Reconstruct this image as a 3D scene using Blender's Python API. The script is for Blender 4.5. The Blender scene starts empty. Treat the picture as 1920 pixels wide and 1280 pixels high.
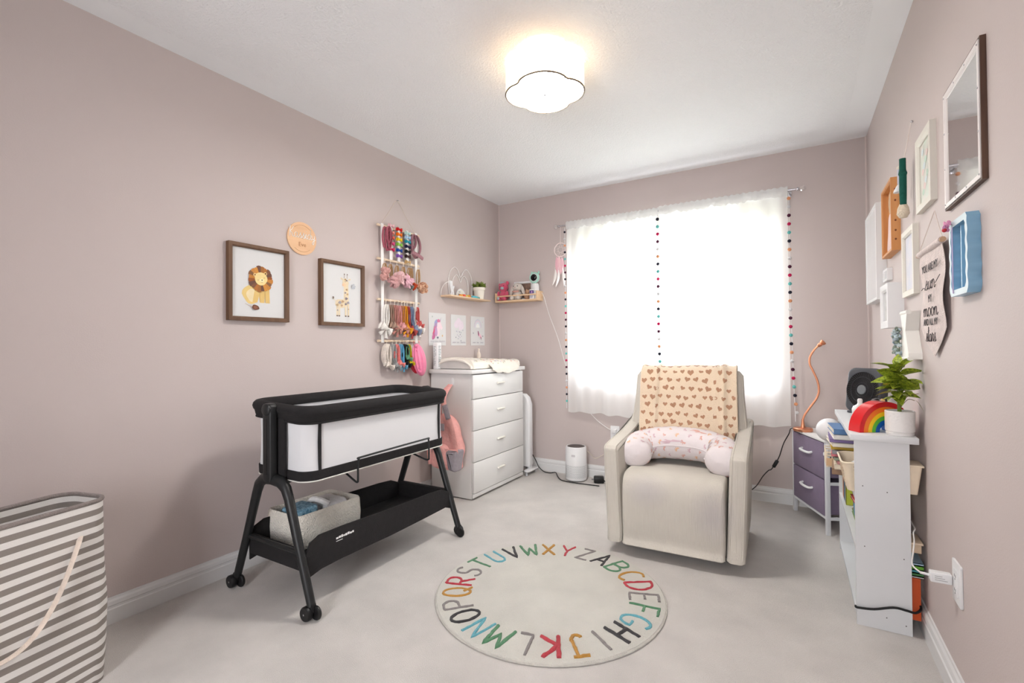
import bpy, bmesh, math, random
from mathutils import Vector as V, Matrix, noise
random.seed(7)
sc = bpy.context.scene
COL = sc.collection
PI = math.pi
sin, cos = math.sin, math.cos
W, D, H, Y0 = 2.806, 3.80, 2.44, -0.95      # room: x 0..W, y Y0..D, z 0..H

# ---------------------------------------------------------------- camera
cam = bpy.data.cameras.new('camera'); cam.sensor_width = 36.0; cam.lens = 891.045 / 1920 * 36.0
cam.clip_start = 0.02
camo = bpy.data.objects.new('camera', cam); COL.objects.link(camo)
_yaw, _pit, _rol = .5355, .0116, -.0084
_F = V((-sin(_yaw) * cos(_pit), cos(_yaw) * cos(_pit), sin(_pit)))
_R = V((cos(_yaw), sin(_yaw), 0)); _U = _R.cross(_F)
_R2 = _R * cos(_rol) + _U * sin(_rol); _U2 = _U * cos(_rol) - _R * sin(_rol)
camo.matrix_world = Matrix(((_R2.x, _U2.x, -_F.x, 2.388), (_R2.y, _U2.y, -_F.y, 0), (_R2.z, _U2.z, -_F.z, 1.10), (0, 0, 0, 1)))
sc.camera = camo

# ---------------------------------------------------------------- sky, lights, exposure
SKY = 13.0
EXPOSURE = 0.08
LAMP = 2.4         # shade sides
LAMP_DOWN = 85.0   # bottom diffuser
FILL = 82.0
wd = bpy.data.worlds.new('overcast_sky'); sc.world = wd; wd.use_nodes = True
wd.node_tree.nodes['Background'].inputs[0].default_value = (.93, .965, 1, 1)
wd.node_tree.nodes['Background'].inputs[1].default_value = SKY
pl = bpy.data.lights.new('window_portal', 'AREA'); pl.shape = 'RECTANGLE'; pl.size = 1.5; pl.size_y = 1.2
pl.cycles.is_portal = True
plo = bpy.data.objects.new('window_portal', pl); COL.objects.link(plo)
plo.location = (1.55, D + .16, 1.47); plo.rotation_euler = (-PI / 2, 0, 0)
hl = bpy.data.lights.new('fill_light', 'AREA'); hl.shape = 'RECTANGLE'; hl.size = .8; hl.size_y = 1.9; hl.energy = FILL; hl.color = (.95, .97, 1)  # unseen fill lamp added behind the camera to brighten the room
hlo = bpy.data.objects.new('fill_light', hl); COL.objects.link(hlo)
hlo.location = (2.0, Y0 - 1.0, 1.35); hlo.rotation_euler = (PI / 2, 0, .4)
sc.view_settings.view_transform = 'Standard'; sc.view_settings.look = 'None'
sc.view_settings.exposure = EXPOSURE; sc.view_settings.gamma = 1.0
sc.view_settings.use_curve_mapping = False
try: sc.cycles.use_denoising = True
except Exception: pass

# ---------------------------------------------------------------- materials
def lin(c): return tuple(((x / 255) / 12.92 if x <= 10 else ((x / 255 + .055) / 1.055) ** 2.4) for x in c)
MATS = {}
def mat(name, rgb, rough=.6, var=.0, vs=6, bump=0, bs=60, metal=0, spec=.35, sheen=0, rgb2=None, stretch=None, emit=0, coat=0, detail=3):
    if name in MATS: return MATS[name]
    m = bpy.data.materials.new(name); m.use_nodes = True; MATS[name] = m
    nt = m.node_tree; b = nt.nodes['Principled BSDF']; L = nt.links.new
    c = lin(rgb)
    b.inputs['Base Color'].default_value = (*c, 1); b.inputs['Roughness'].default_value = rough
    b.inputs['Metallic'].default_value = metal; b.inputs['Specular IOR Level'].default_value = spec
    b.inputs['Sheen Weight'].default_value = sheen; b.inputs['Coat Weight'].default_value = coat
    if emit:
        b.inputs['Emission Color'].default_value = (*c, 1); b.inputs['Emission Strength'].default_value = emit
    tc = nt.nodes.new('ShaderNodeTexCoord'); src = tc.outputs['Object']
    if stretch:
        mp = nt.nodes.new('ShaderNodeMapping'); mp.inputs['Scale'].default_value = stretch
        L(src, mp.inputs['Vector']); src = mp.outputs['Vector']
    if var or rgb2:
        n = nt.nodes.new('ShaderNodeTexNoise'); n.inputs['Scale'].default_value = vs; n.inputs['Detail'].default_value = detail
        L(src, n.inputs['Vector'])
        r = nt.nodes.new('ShaderNodeValToRGB'); r.color_ramp.elements[0].position = .3; r.color_ramp.elements[1].position = .7
        c2 = lin(rgb2) if rgb2 else tuple(min(1, x * (1 + var)) for x in c)
        c1 = c if rgb2 else tuple(x * (1 - var) for x in c)
        r.color_ramp.elements[0].color = (*c1, 1); r.color_ramp.elements[1].color = (*c2, 1)
        L(n.outputs['Fac'], r.inputs['Fac']); L(r.outputs['Color'], b.inputs['Base Color'])
    if bump:
        n2 = nt.nodes.new('ShaderNodeTexNoise'); n2.inputs['Scale'].default_value = bs; n2.inputs['Detail'].default_value = 2
        L(src, n2.inputs['Vector'])
        bp = nt.nodes.new('ShaderNodeBump'); bp.inputs['Strength'].default_value = bump; bp.inputs['Distance'].default_value = .01
        L(n2.outputs['Fac'], bp.inputs['Height']); L(bp.outputs['Normal'], b.inputs['Normal'])
    return m
def K(rgb, rough=.6, cloth=False):
    n = ('cloth_' if cloth else 'paint_') + '%02x%02x%02x_%d' % (*rgb, int(rough * 10))
    if cloth: return mat(n, rgb, .85, var=.10, vs=40, bump=.5, bs=220, spec=.15, sheen=.15)
    return mat(n, rgb, rough, var=.03, vs=30)
def wood(name, rgb, rgb2, st=(4, 60, 60)): return mat(name, rgb, .5, rgb2=rgb2, vs=1.2, stretch=st, bump=.08, bs=3, detail=5)

m_wall = mat('wall_paint_dusty_pink', (199, 187, 184), .62, var=.015, vs=1.5, bump=.05, bs=180, spec=.25)
m_base = mat('baseboard_white', (222, 222, 222), .4, var=.015, vs=4)
m_carpet = mat('carpet_cream', (234, 228, 223), .95, var=.075, vs=4.5, bump=.9, bs=420, spec=.05, sheen=.2, detail=6)
m_white = mat('white_laminate', (226, 225, 223), .42, var=.01, vs=3)
m_wplastic = mat('white_plastic', (230, 230, 231), .35, var=.01, vs=8)
m_black = mat('black_metal', (32, 33, 34), .42, var=.05, vs=20)
m_blackfab = mat('charcoal_fabric', (33, 31, 32), .9, var=.12, vs=50, bump=.4, bs=400)
m_blackplastic = mat('black_plastic', (24, 24, 25), .4, var=.05, vs=10)
m_steel = mat('brushed_steel', (200, 200, 205), .25, metal=1, var=.03, vs=20)
m_paper = mat('white_paper', (216, 216, 216), .8, var=.01, vs=6)

def add_ceiling_mat():
    m = mat('ceiling_stipple', (240, 241, 243), .9, var=.012, vs=2, spec=.1)
    nt = m.node_tree; L = nt.links.new; b = nt.nodes['Principled BSDF']
    tc = nt.nodes.new('ShaderNodeTexCoord'); sx = nt.nodes.new('ShaderNodeSeparateXYZ'); L(tc.outputs['Object'], sx.inputs[0])
    def mth(op, a, bb):
        n = nt.nodes.new('ShaderNodeMath'); n.operation = op
        for i, q in enumerate((a, bb)):
            if isinstance(q, (int, float)): n.inputs[i].default_value = q
            else: L(q, n.inputs[i])
        return n.outputs[0]
    d = mth('MINIMUM', mth('MINIMUM', sx.outputs[0], mth('SUBTRACT', W, sx.outputs[0])), mth('SUBTRACT', D, sx.outputs[1]))
    mask = mth('GREATER_THAN', d, .13)
    n = nt.nodes.new('ShaderNodeTexNoise'); n.inputs['Scale'].default_value = 110; n.inputs['Detail'].default_value = 3
    L(tc.outputs['Object'], n.inputs['Vector'])
    h = mth('MULTIPLY', n.outputs['Fac'], mask)
    bp = nt.nodes.new('ShaderNodeBump'); bp.inputs['Strength'].default_value = .55; bp.inputs['Distance'].default_value = .012
    L(h, bp.inputs['Height']); L(bp.outputs['Normal'], b.inputs['Normal'])
    return m
m_ceil = add_ceiling_mat()

def translucent(name, rgb, transp, trans, diff_rgb=None):
    m = bpy.data.materials.new(name); m.use_nodes = True; nt = m.node_tree; L = nt.links.new
    nt.nodes.remove(nt.nodes['Principled BSDF']); out = nt.nodes['Material Output']
    c = (*lin(rgb), 1)
    df = nt.nodes.new('ShaderNodeBsdfDiffuse'); df.inputs[0].default_value = c
    tl = nt.nodes.new('ShaderNodeBsdfTranslucent'); tl.inputs[0].default_value = c
    tp = nt.nodes.new('ShaderNodeBsdfTransparent')
    m1 = nt.nodes.new('ShaderNodeMixShader'); m1.inputs[0].default_value = trans; L(df.outputs[0], m1.inputs[1]); L(tl.outputs[0], m1.inputs[2])
    m2 = nt.nodes.new('ShaderNodeMixShader'); m2.inputs[0].default_value = transp; L(m1.outputs[0], m2.inputs[1]); L(tp.outputs[0], m2.inputs[2])
    L(m2.outputs[0], out.inputs['Surface'])
    return m
def clear(name, gl=.08, rough=.02):
    m = bpy.data.materials.new(name); m.use_nodes = True; nt = m.node_tree; L = nt.links.new
    nt.nodes.remove(nt.nodes['Principled BSDF']); out = nt.nodes['Material Output']
    g = nt.nodes.new('ShaderNodeBsdfGlossy'); g.inputs['Roughness'].default_value = rough
    tp = nt.nodes.new('ShaderNodeBsdfTransparent')
    mx = nt.nodes.new('ShaderNodeMixShader'); mx.inputs[0].default_value = gl
    L(tp.outputs[0], mx.inputs[1]); L(g.outputs[0], mx.inputs[2]); L(mx.outputs[0], out.inputs['Surface'])
    return m
m_curtain = translucent('sheer_white_cotton', (250, 250, 249), .16, .5)
m_glass = clear('window_glass', .06)
m_clear = clear('clear_acrylic', .25, .05)

# ---------------------------------------------------------------- mesh builder
def catmull(pts, n=6, closed=False):
    P = [V(p) for p in pts]; out = []; N = len(P)
    rng = range(N if closed else N - 1)
    for i in rng:
        p0 = P[(i - 1) % N] if (closed or i > 0) else P[0]
        p1 = P[i]; p2 = P[(i + 1) % N]
        p3 = P[(i + 2) % N] if (closed or i + 2 < N) else P[-1]
        for k in range(n):
            t = k / n
            out.append(.5 * ((2 * p1) + (p2 - p0) * t + (2 * p0 - 5 * p1 + 4 * p2 - p3) * t * t + (3 * p1 - p0 - 3 * p2 + p3) * t ** 3))
    if not closed: out.append(P[-1])
    return out
def rrect(w, h, r, n=5, cx=0, cy=0):
    o = []
    for sx, sy, a0 in ((1, 1, 0), (-1, 1, 90), (-1, -1, 180), (1, -1, 270)):
        for k in range(n + 1):
            a = math.radians(a0 + 90 * k / n)
            o.append((cx + sx * (w / 2 - r) + r * cos(a), cy + sy * (h / 2 - r) + r * sin(a)))
    return o
def circ(r, n=24, cx=0, cy=0, ry=None, a0=0):
    return [(cx + r * cos(a0 + 2 * PI * k / n), cy + (ry or r) * sin(a0 + 2 * PI * k / n)) for k in range(n)]
def inset(poly, e):
    n = len(poly); out = []
    area = sum(poly[i][0] * poly[(i + 1) % n][1] - poly[(i + 1) % n][0] * poly[i][1] for i in range(n))
    s = 1 if area > 0 else -1
    for i in range(n):
        a, b, c = poly[i - 1], poly[i], poly[(i + 1) % n]
        d1 = V((b[0] - a[0], b[1] - a[1])); d2 = V((c[0] - b[0], c[1] - b[1]))
        n1 = V((-d1.y, d1.x)); n2 = V((-d2.y, d2.x))
        if n1.length: n1.normalize()
        if n2.length: n2.normalize()
        nn = n1 + n2
        if nn.length < 1e-6: nn = n1
        nn.normalize(); k = e * s / max(.45, nn.dot(n1))
        out.append((b[0] + nn.x * k, b[1] + nn.y * k))
    return out
class MB:
    def __init__(self): self.v = []; self.f = []; self.mi = []
    def add(self, vs, fs, mi=0, mx=None):
        o = len(self.v)
        self.v += [(mx @ V(p)) if mx else V(p) for p in vs]
        self.f += [tuple(i + o for i in f) for f in fs]; self.mi += [mi] * len(fs)
        return self
    def box(self, a, b, bev=0, mi=0, mx=None, seg=2):
        x0, y0, z0 = a; x1, y1, z1 = b
        vs = [(x0, y0, z0), (x1, y0, z0), (x1, y1, z0), (x0, y1, z0), (x0, y0, z1), (x1, y0, z1), (x1, y1, z1), (x0, y1, z1)]
        fs = [(3, 2, 1, 0), (4, 5, 6, 7), (0, 1, 5, 4), (1, 2, 6, 5), (2, 3, 7, 6), (3, 0, 4, 7)]
        if bev:
            bm = bmesh.new(); bv = [bm.verts.new(p) for p in vs]
            for f in fs: bm.faces.new([bv[i] for i in f])
            bmesh.ops.bevel(bm, geom=bm.edges[:], offset=bev, segments=seg, affect='EDGES', profile=.5)
            bm.verts.index_update(); vs = [v.co.copy() for v in bm.verts]; fs = [[v.index for v in f.verts] for f in bm.faces]; bm.free()
        return self.add(vs, fs, mi, mx)
    def tube(self, path, r, seg=8, mi=0, closed=False, sq=1.0, up=None, mx=None):
        P = [V(p) for p in path]; n = len(P); rr = r if isinstance(r, (list, tuple)) else [r] * n
        T = []
        for i in range(n):
            a = P[i - 1] if (i > 0 or closed) else P[i]; b = P[(i + 1) % n] if (i < n - 1 or closed) else P[i]
            t = b - a; T.append(t.normalized() if t.length > 1e-9 else V((0, 0, 1)))
        u = V(up) if up else (V((0, 0, 1)) if abs(T[0].z) < .9 else V((1, 0, 0)))
        vs = []; fs = []
        for i in range(n):
            if up: u = V(up)
            u = (u - T[i] * u.dot(T[i]));
            if u.length < 1e-6: u = T[i].orthogonal()
            u.normalize(); w = T[i].cross(u)
            for k in range(seg):
                a = 2 * PI * k / seg
                vs.append(P[i] + u * (rr[i] * cos(a)) + w * (rr[i] * sq * sin(a)))
        m = n if closed else n - 1
        for i in range(m):
            for k in range(seg):
                j = (i + 1) % n
                fs.append((i * seg + k, i * seg + (k + 1) % seg, j * seg + (k + 1) % seg, j * seg + k))
        if not closed:
            fs.append(tuple(range(seg - 1, -1, -1))); fs.append(tuple((n - 1) * seg + k for k in range(seg)))
        return self.add(vs, fs, mi, mx)
    def lathe(self, prof, seg=24, mi=0, mx=None):
        vs = []; fs = []; n = len(prof)
        for r, z in prof:
            for k in range(seg):
                a = 2 * PI * k / seg; vs.append((r * cos(a), r * sin(a), z))
        for i in range(n - 1):
            for k in range(seg):
                fs.append((i * seg + k, i * seg + (k + 1) % seg, (i + 1) * seg + (k + 1) % seg, (i + 1) * seg + k))
        if prof[0][0] > 1e-5: fs.append(tuple(range(seg - 1, -1, -1)))
        if prof[-1][0] > 1e-5: fs.append(tuple((n - 1) * seg + k for k in range(seg)))
        return self.add(vs, fs, mi, mx)
    def ball(self, c, rx, ry=None, rz=None, seg=12, rings=8, mi=0, mx=None):
        ry = ry or rx; rz = rz or rx; vs = [(c[0], c[1], c[2] - rz)]; fs = []
        for i in range(1, rings):
            p = -PI / 2 + PI * i / rings
            for k in range(seg):
                a = 2 * PI * k / seg; vs.append((c[0] + rx * cos(p) * cos(a), c[1] + ry * cos(p) * sin(a), c[2] + rz * sin(p)))
        vs.append((c[0], c[1], c[2] + rz)); t = len(vs) - 1
        for k in range(seg):
            fs.append((0, 1 + (k + 1) % seg, 1 + k)); b = 1 + (rings - 2) * seg; fs.append((t, b + k, b + (k + 1) % seg))
        for i in range(rings - 2):
            for k in range(seg):
                a = 1 + i * seg; fs.append((a + k, a + (k + 1) % seg, a + seg + (k + 1) % seg, a + seg + k))
        return self.add(vs, fs, mi, mx)
    def _map(self, ax):
        return {'z': lambda p, h: (p[0], p[1], h), 'y': lambda p, h: (p[0], h, p[1]), 'x': lambda p, h: (h, p[0], p[1])}[ax]
    def prism(self, poly, h0, h1, ax='z', mi=0, mx=None):
        return self.rings([(poly, h0), (poly, h1)], ax, mi, mx)
    def rings(self, rs, ax='z', mi=0, mx=None):
        mp = self._map(ax); n = len(rs[0][0]); vs = []; fs = []
        for poly, h in rs: vs += [mp(p, h) for p in poly]
        for i in range(len(rs) - 1):
            for k in range(n): fs.append((i * n + k, i * n + (k + 1) % n, (i + 1) * n + (k + 1) % n, (i + 1) * n + k))
        fs.append(tuple(range(n - 1, -1, -1))); fs.append(tuple((len(rs) - 1) * n + k for k in range(n)))
        return self.add(vs, fs, mi, mx)
    def puff(self, poly, h0, h1, e, ax='z', mi=0, mx=None, n=3):
        rs = []
        for k in range(n + 1):
            a = PI / 2 * k / n; rs.append((inset(poly, e * (1 - sin(a))), h0 + e * (1 - cos(a))))
        for k in range(n + 1):
            a = PI / 2 * (1 - k / n); rs.append((inset(poly, e * (1 - sin(a))), h1 - e * (1 - cos(a))))
        return self.rings(rs, ax, mi, mx)
    def grid(self, fn, nu, nv, mi=0, cu=False, mx=None):
        vs = []; fs = []; N = nu if cu else nu + 1
        for j in range(nv + 1):
            for i in range(N): vs.append(fn(i / nu, j / nv))
        for j in range(nv):
            for i in range(nu):
                a = j * N + i; b = j * N + (i + 1) % N; fs.append((a, b, b + N, a + N))
        return self.add(vs, fs, mi, mx)
    def flat(self, poly, y, mi=0, ax='y', mx=None):
        mp = self._map(ax); return self.add([mp(p, y) for p in poly], [tuple(range(len(poly)))], mi, mx)
    def text(self, s, size, mx, depth=.0006, mi=0):
        cu = bpy.data.curves.new('lettering', 'FONT'); cu.body = s; cu.size = size; cu.extrude = depth; cu.align_x = 'CENTER'; cu.align_y = 'CENTER'; cu.resolution_u = 2
        o = bpy.data.objects.new('lettering', cu); COL.objects.link(o)
        bpy.context.view_layer.update()
        me = bpy.data.meshes.new_from_object(o.evaluated_get(bpy.context.evaluated_depsgraph_get()))
        self.add([v.co.copy() for v in me.vertices], [tuple(p.vertices) for p in me.polygons], mi, mx)
        bpy.data.objects.remove(o); bpy.data.curves.remove(cu); bpy.data.meshes.remove(me)
        return self
    def obj(self, name, mats, parent=None, smooth=40, w=False, label=None):
        if w and parent is not None:
            inv = Matrix.LocRotScale(parent.location, parent.rotation_euler, None).inverted()
            vs = [inv @ p for p in self.v]
        else: vs = self.v
        me = bpy.data.meshes.new(name); me.from_pydata([tuple(p) for p in vs], [], self.f)
        mats = mats if isinstance(mats, (list, tuple)) else [mats]
        for m in mats: me.materials.append(m)
        if len(mats) > 1: me.polygons.foreach_set('material_index', self.mi)
        bm = bmesh.new(); bm.from_mesh(me); bmesh.ops.recalc_face_normals(bm, faces=bm.faces[:]); bm.to_mesh(me); bm.free()
        if smooth:
            me.polygons.foreach_set('use_smooth', [True] * len(me.polygons))
            me.set_sharp_from_angle(angle=math.radians(smooth))
        me.update()
        o = bpy.data.objects.new(name, me); COL.objects.link(o)
        if parent is not None: o.parent = parent
        if label: o['label'] = label
        return o
def thing(name, label, cat, loc=(0, 0, 0), rotz=0, group=None):
    o = bpy.data.objects.new(name, None); o.empty_display_size = .05; COL.objects.link(o)
    o.location = loc; o.rotation_euler = (0, 0, rotz); o['label'] = label; o['category'] = cat
    if group: o['group'] = group
    return o
def tag(o, label, cat, group=None):
    o['label'] = label; o['category'] = cat
    if group: o['group'] = group
    return o
def struct(o): o['kind'] = 'structure'; return o
def dup(root, loc, rotz=None, label=None, group=None):
    r = root.copy(); COL.objects.link(r); r.location = loc
    if rotz is not None: r.rotation_euler = (0, 0, rotz)
    if label: r['label'] = label
    if group: r['group'] = group
    for ch in list(root.children):
        c = ch.copy(); COL.objects.link(c); c.parent = r
        for g in list(ch.children):
            d = g.copy(); COL.objects.link(d); d.parent = c
    return r
LEFT, BACK, RIGHT = PI / 2, 0.0, -PI / 2     # local x = viewer's right, local z = up, local -y = into the room
def onleft(name, label, cat, y, z, group=None, off=0): return thing(name, label, cat, (off, y, z), LEFT, group)
def onback(name, label, cat, x, z, group=None, off=0): return thing(name, label, cat, (x, D - off, z), BACK, group)
def onright(name, label, cat, y, z, group=None, off=0): return thing(name, label, cat, (W - off, y, z), RIGHT, group)
TXT = Matrix(((1, 0, 0, 0), (0, 0, -1, 0), (0, 1, 0, 0), (0, 0, 0, 1)))   # text lying in xy -> standing in xz, facing -y
def at(x, y, z): return Matrix.Translation((x, y, z))
def RX(a): return Matrix.Rotation(a, 4, 'X')
def RY(a): return Matrix.Rotation(a, 4, 'Y')
def RZ(a): return Matrix.Rotation(a, 4, 'Z')

# ---------------------------------------------------------------- room shell
b = MB().box((-.15, Y0 - 1.4, -.1), (W + .3, D + .2, 0)); struct(b.obj('floor', m_carpet, smooth=0))
b = MB().box((-.15, Y0 - 1.4, H), (W + .3, D + .2, H + .1)); struct(b.obj('ceiling', m_ceil, smooth=0))
b = MB().box((-.15, Y0 - .15, 0), (0, D + .15, H)); struct(b.obj('wall_left', m_wall, smooth=0))
b = MB().box((W, Y0 - .15, 0), (W + .15, D + .15, H)); struct(b.obj('wall_right', m_wall, smooth=0))
b = MB()      # wall behind the camera; its doorway is added to let the fill light in
b.box((0, Y0 - .12, 0), (1.25, Y0, H)); b.box((2.25, Y0 - .12, 0), (W, Y0, H)); b.box((1.25, Y0 - .12, 2.06), (2.25, Y0, H))
struct(b.obj('wall_front', m_wall, smooth=0))
b = MB(); b.box((.9, Y0 - 1.3, 0), (2.9, Y0 - 1.2, H)); b.box((.8, Y0 - 1.3, 0), (.9, Y0 - .12, H)); b.box((2.9, Y0 - 1.3, 0), (3.0, Y0 - .12, H))
struct(b.obj('wall_fill_enclosure', m_wall, smooth=0))  # unseen walls added around the fill lamp to keep the sky out
WX0, WX1, WZ0, WZ1 = .82, 2.28, .82, 2.05
b = MB()
b.box((0, D, 0), (WX0, D + .15, H)); b.box((WX1, D, 0), (W, D + .15, H))
b.box((WX0, D, 0), (WX1, D + .15, WZ0)); b.box((WX0, D, WZ1), (WX1, D + .15, H))
struct(b.obj('wall_back', m_wall, smooth=0))
struct(MB().box((-40, D + 3, -3.2), (45, D + 80, -3.0)).obj('added_ground', mat('added_ground_green', (120, 128, 100), .9, var=.15, vs=.5), smooth=0))  # unseen ground added to cut the light rising through the window
# window: white frame, centre mullion, two panes, sill
b = MB()
for a, c in (((WX0, WZ0), (WX0 + .05, WZ1)), ((WX1 - .05, WZ0), (WX1, WZ1)), ((WX0, WZ0), (WX1, WZ0 + .05)), ((WX0, WZ1 - .05), (WX1, WZ1)), ((1.53, WZ0), (1.57, WZ1))):
    b.box((a[0], D + .06, a[1]), (c[0], D + .12, c[1]), .004)
win = struct(b.obj('window_1', m_wplastic))
for x0, x1 in ((WX0 + .05, 1.53), (1.57, WX1 - .05)):
    MB().box((x0, D + .085, WZ0 + .05), (x1, D + .091, WZ1 - .05)).obj('pane', m_glass, win, smooth=0)
MB().box((WX0 - .03, D - .02, WZ0 - .03), (WX1 + .03, D + .06, WZ0), .004).obj('window_sill', m_wplastic, win)
# baseboards: stepped profile extruded along each wall
prof = [(0, 0), (.014, 0), (.014, .058), (.010, .062), (.010, .070), (.013, .074), (.011, .088), (.006, .096), (.005, .103), (0, .104)]
b = MB().rings([([(p[0], p[1]) for p in prof], Y0), ([(p[0], p[1]) for p in prof], D)], 'y'); struct(b.obj('baseboard_left', m_base, smooth=20))
b = MB().rings([([(W - p[0], p[1]) for p in prof], Y0), ([(W - p[0], p[1]) for p in prof], D)], 'y'); struct(b.obj('baseboard_right', m_base, smooth=20))
b = MB().rings([([(D - p[0], p[1]) for p in prof], .014), ([(D - p[0], p[1]) for p in prof], W - .014)], 'x'); struct(b.obj('baseboard_back', m_base, smooth=20))
m_caulk = mat('caulk_bead', (214, 200, 196), .6)
b = MB().tube([(W - .003, D - .003, .104), (W - .003, D - .003, H)], .006, 6); struct(b.obj('trim_1', m_caulk))
b = MB().tube([(.002, D - .002, .104), (.002, D - .002, H)], .004, 6); struct(b.obj('trim_2', m_caulk))

# ---------------------------------------------------------------- ceiling light (cloud shaped flush mount)
def clover(r, n=64, amp=.19, rot=.35):
    return [((r * (1 - amp) + r * amp * abs(cos(2 * (a - rot))) ** .6) * cos(a), (r * (1 - amp) + r * amp * abs(cos(2 * (a - rot))) ** .6) * sin(a)) for a in [2 * PI * k / n for k in range(n)]]
t = thing('ceiling_light', 'white clover shaped flush ceiling light, switched on', 'ceiling light', (1.40, 1.985, 2.28))
m_glow = mat('lamp_diffuser_lit', (255, 250, 245), .5, emit=LAMP_DOWN)
m_glow2 = mat('lamp_shade_lit', (255, 222, 178), .5, emit=LAMP)
c1 = clover(.183); c0 = inset(c1, .006)
b = MB(); n = len(c1)
b.add([(p[0], p[1], .01) for p in c1] + [(p[0], p[1], .158) for p in c1], [(k, (k + 1) % n, n + (k + 1) % n, n + k) for k in range(n)])
b.obj('lamp_shade', m_glow2, t)
MB().prism(c0, .006, .010).obj('diffuser', m_glow, t)
MB().tube([(p[0], p[1], .004) for p in c1], .0042, 8, closed=True).obj('bottom_rim', mat('lamp_rim', (120, 106, 90), .5), t)
MB().lathe([(0, -.006), (.007, -.004), (.008, .004), (0, .006)], 12).obj('finial', m_steel, t)
MB().lathe([(.06, .13), (.06, .16)], 24).obj('ceiling_plate', m_steel, t)
# ---------------------------------------------------------------- LEFT WALL: framed prints
m_walnut = wood('walnut_frame', (92, 66, 48), (112, 82, 60), (30, 30, 3))
def frame_bars(w, h, t, d, chamf=.0, y0=0):
    """mitred picture frame w x h, bar width t, depth d, in the xz plane, front at y = y0 - d"""
    b = MB(); o = [(-w / 2, -h / 2), (w / 2, -h / 2), (w / 2, h / 2), (-w / 2, h / 2)]; i = inset(o, t); j = inset(o, t * .75)
    vs = []; fs = []
    loops = [(o, y0), (o, y0 - d), (j, y0 - d), (i, y0 - d + .006), (i, y0)]
    for lp, y in loops: vs += [(p[0], y, p[1]) for p in lp]
    for q in range(len(loops)):
        for k in range(4):
            a = q * 4; c = ((q + 1) % len(loops)) * 4; fs.append((a + k, a + (k + 1) % 4, c + (k + 1) % 4, c + k))
    return b.add(vs, fs)
def blob(cx, cy, rx, ry, n=20, j=.06, rot=0, seed=0):
    r = random.Random(seed); ph = r.random() * 6
    o = []
    for k in range(n):
        a = 2 * PI * k / n; q = 1 + j * sin(3 * a + ph) + j * .6 * sin(5 * a + ph * 2)
        x, y = rx * q * cos(a), ry * q * sin(a); o.append((cx + x * cos(rot) - y * sin(rot), cy + x * sin(rot) + y * cos(rot)))
    return o
class Art:
    """flat print: layered coloured shapes lying on a sheet (local xz plane, facing -y)"""
    def __init__(self, y): self.b = MB(); self.mats = []; self.y = y
    def put(self, poly, rgb):
        m = K(rgb, .8)
        if m not in self.mats: self.mats.append(m)
        self.y -= .00015; self.b.flat(poly, self.y, self.mats.index(m)); return self
    def line(self, pts, w, rgb):
        for a, c in zip(pts, pts[1:]):
            d = V((c[0] - a[0], c[1] - a[1]))
            if d.length < 1e-7: continue
            d.normalize(); q = V((-d.y, d.x)) * w / 2; e = d * w * .3
            self.put([(a[0] - q.x - e.x, a[1] - q.y - e.y), (c[0] - q.x + e.x, c[1] - q.y + e.y), (c[0] + q.x + e.x, c[1] + q.y + e.y), (a[0] + q.x - e.x, a[1] + q.y - e.y)], rgb)
            self.y += .00015
        self.y -= .00015; return self
    def done(self, name, parent): return self.b.obj(name, self.mats, parent, smooth=0)

t = onleft('framed_picture', 'walnut framed lion print on the pink wall', 'picture', 1.445, 1.438, 'animal prints in walnut frames')
frame_bars(.322, .388, .021, .028).obj('frame', m_walnut, t, smooth=20)
MB().box((-.142, -.012, -.175), (.142, -.004, .175)).obj('print_sheet', m_paper, t, smooth=0)
a = Art(-.0122)
mane = [(150, 88, 48), (176, 112, 58), (206, 142, 68), (196, 132, 64), (128, 88, 66), (112, 78, 64), (138, 98, 68), (110, 78, 66), (160, 106, 58), (198, 134, 68)]
a.put(blob(-.042, -.058, .045, .048, seed=2), (228, 200, 132)); a.put(blob(-.036, -.062, .03, .034, seed=2), (232, 215, 175))
a.put([(-.02, -.01), (.055, -.005), (.058, -.098), (.034, -.098), (.032, -.05), (.028, -.098), (.004, -.098), (-.002, -.06), (-.01, -.098), (-.035, -.098)], (222, 190, 122))
a.line([(.003, -.03), (.004, -.095)], .0012, (150, 110, 70)); a.line([(.031, -.03), (.032, -.095)], .0014, (150, 110, 70))
cx, cy = .008, .025
for k in range(20):
    a0 = 2 * PI * k / 20; a1 = 2 * PI * (k + 1.15) / 20; am = (a0 + a1) / 2; R = .062 + .003 * (k % 3)
    a.put([(cx, cy), (cx + R * cos(a0), cy + R * sin(a0)), (cx + R * 1.03 * cos(am), cy + R * 1.03 * sin(am)), (cx + R * cos(a1), cy + R * sin(a1))], mane[(k * 7) % 10])
a.put(circ(.010, 12, -.023, .043), (222, 190, 130)); a.put(circ(.005, 10, -.022, .043), (120, 50, 40)); a.put(circ(.009, 12, .032, .055), (222, 190, 130)); a.put(circ(.0045, 10, .032, .055), (110, 70, 50))
a.put(blob(.008, .026, .034, .034, j=.02, seed=1), (235, 212, 150)); a.put(blob(.012, .018, .013, .010, seed=5), (242, 226, 180))
a.put(blob(.013, .020, .004, .0025, seed=5), (80, 60, 50)); a.line([(-.012, .020), (-.008, .017), (-.004, .020)], .0012, (100, 80, 60)); a.line([(.022, .034), (.026, .031), (.029, .034)], .0012, (100, 80, 60)); a.line([(.006, .010), (.012, .007), (.018, .011)], .0012, (110, 80, 60))
a.line([(-.075, -.108), (-.055, -.118), (-.04, -.122)], .0016, (170, 130, 100)); a.put(blob(-.022, -.124, .019, .013, rot=-.2, seed=3), (110, 70, 56)); a.put(blob(-.022, -.123, .012, .008, rot=-.2, seed=4), (140, 95, 75))
a.done('lion_print', t)

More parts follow.
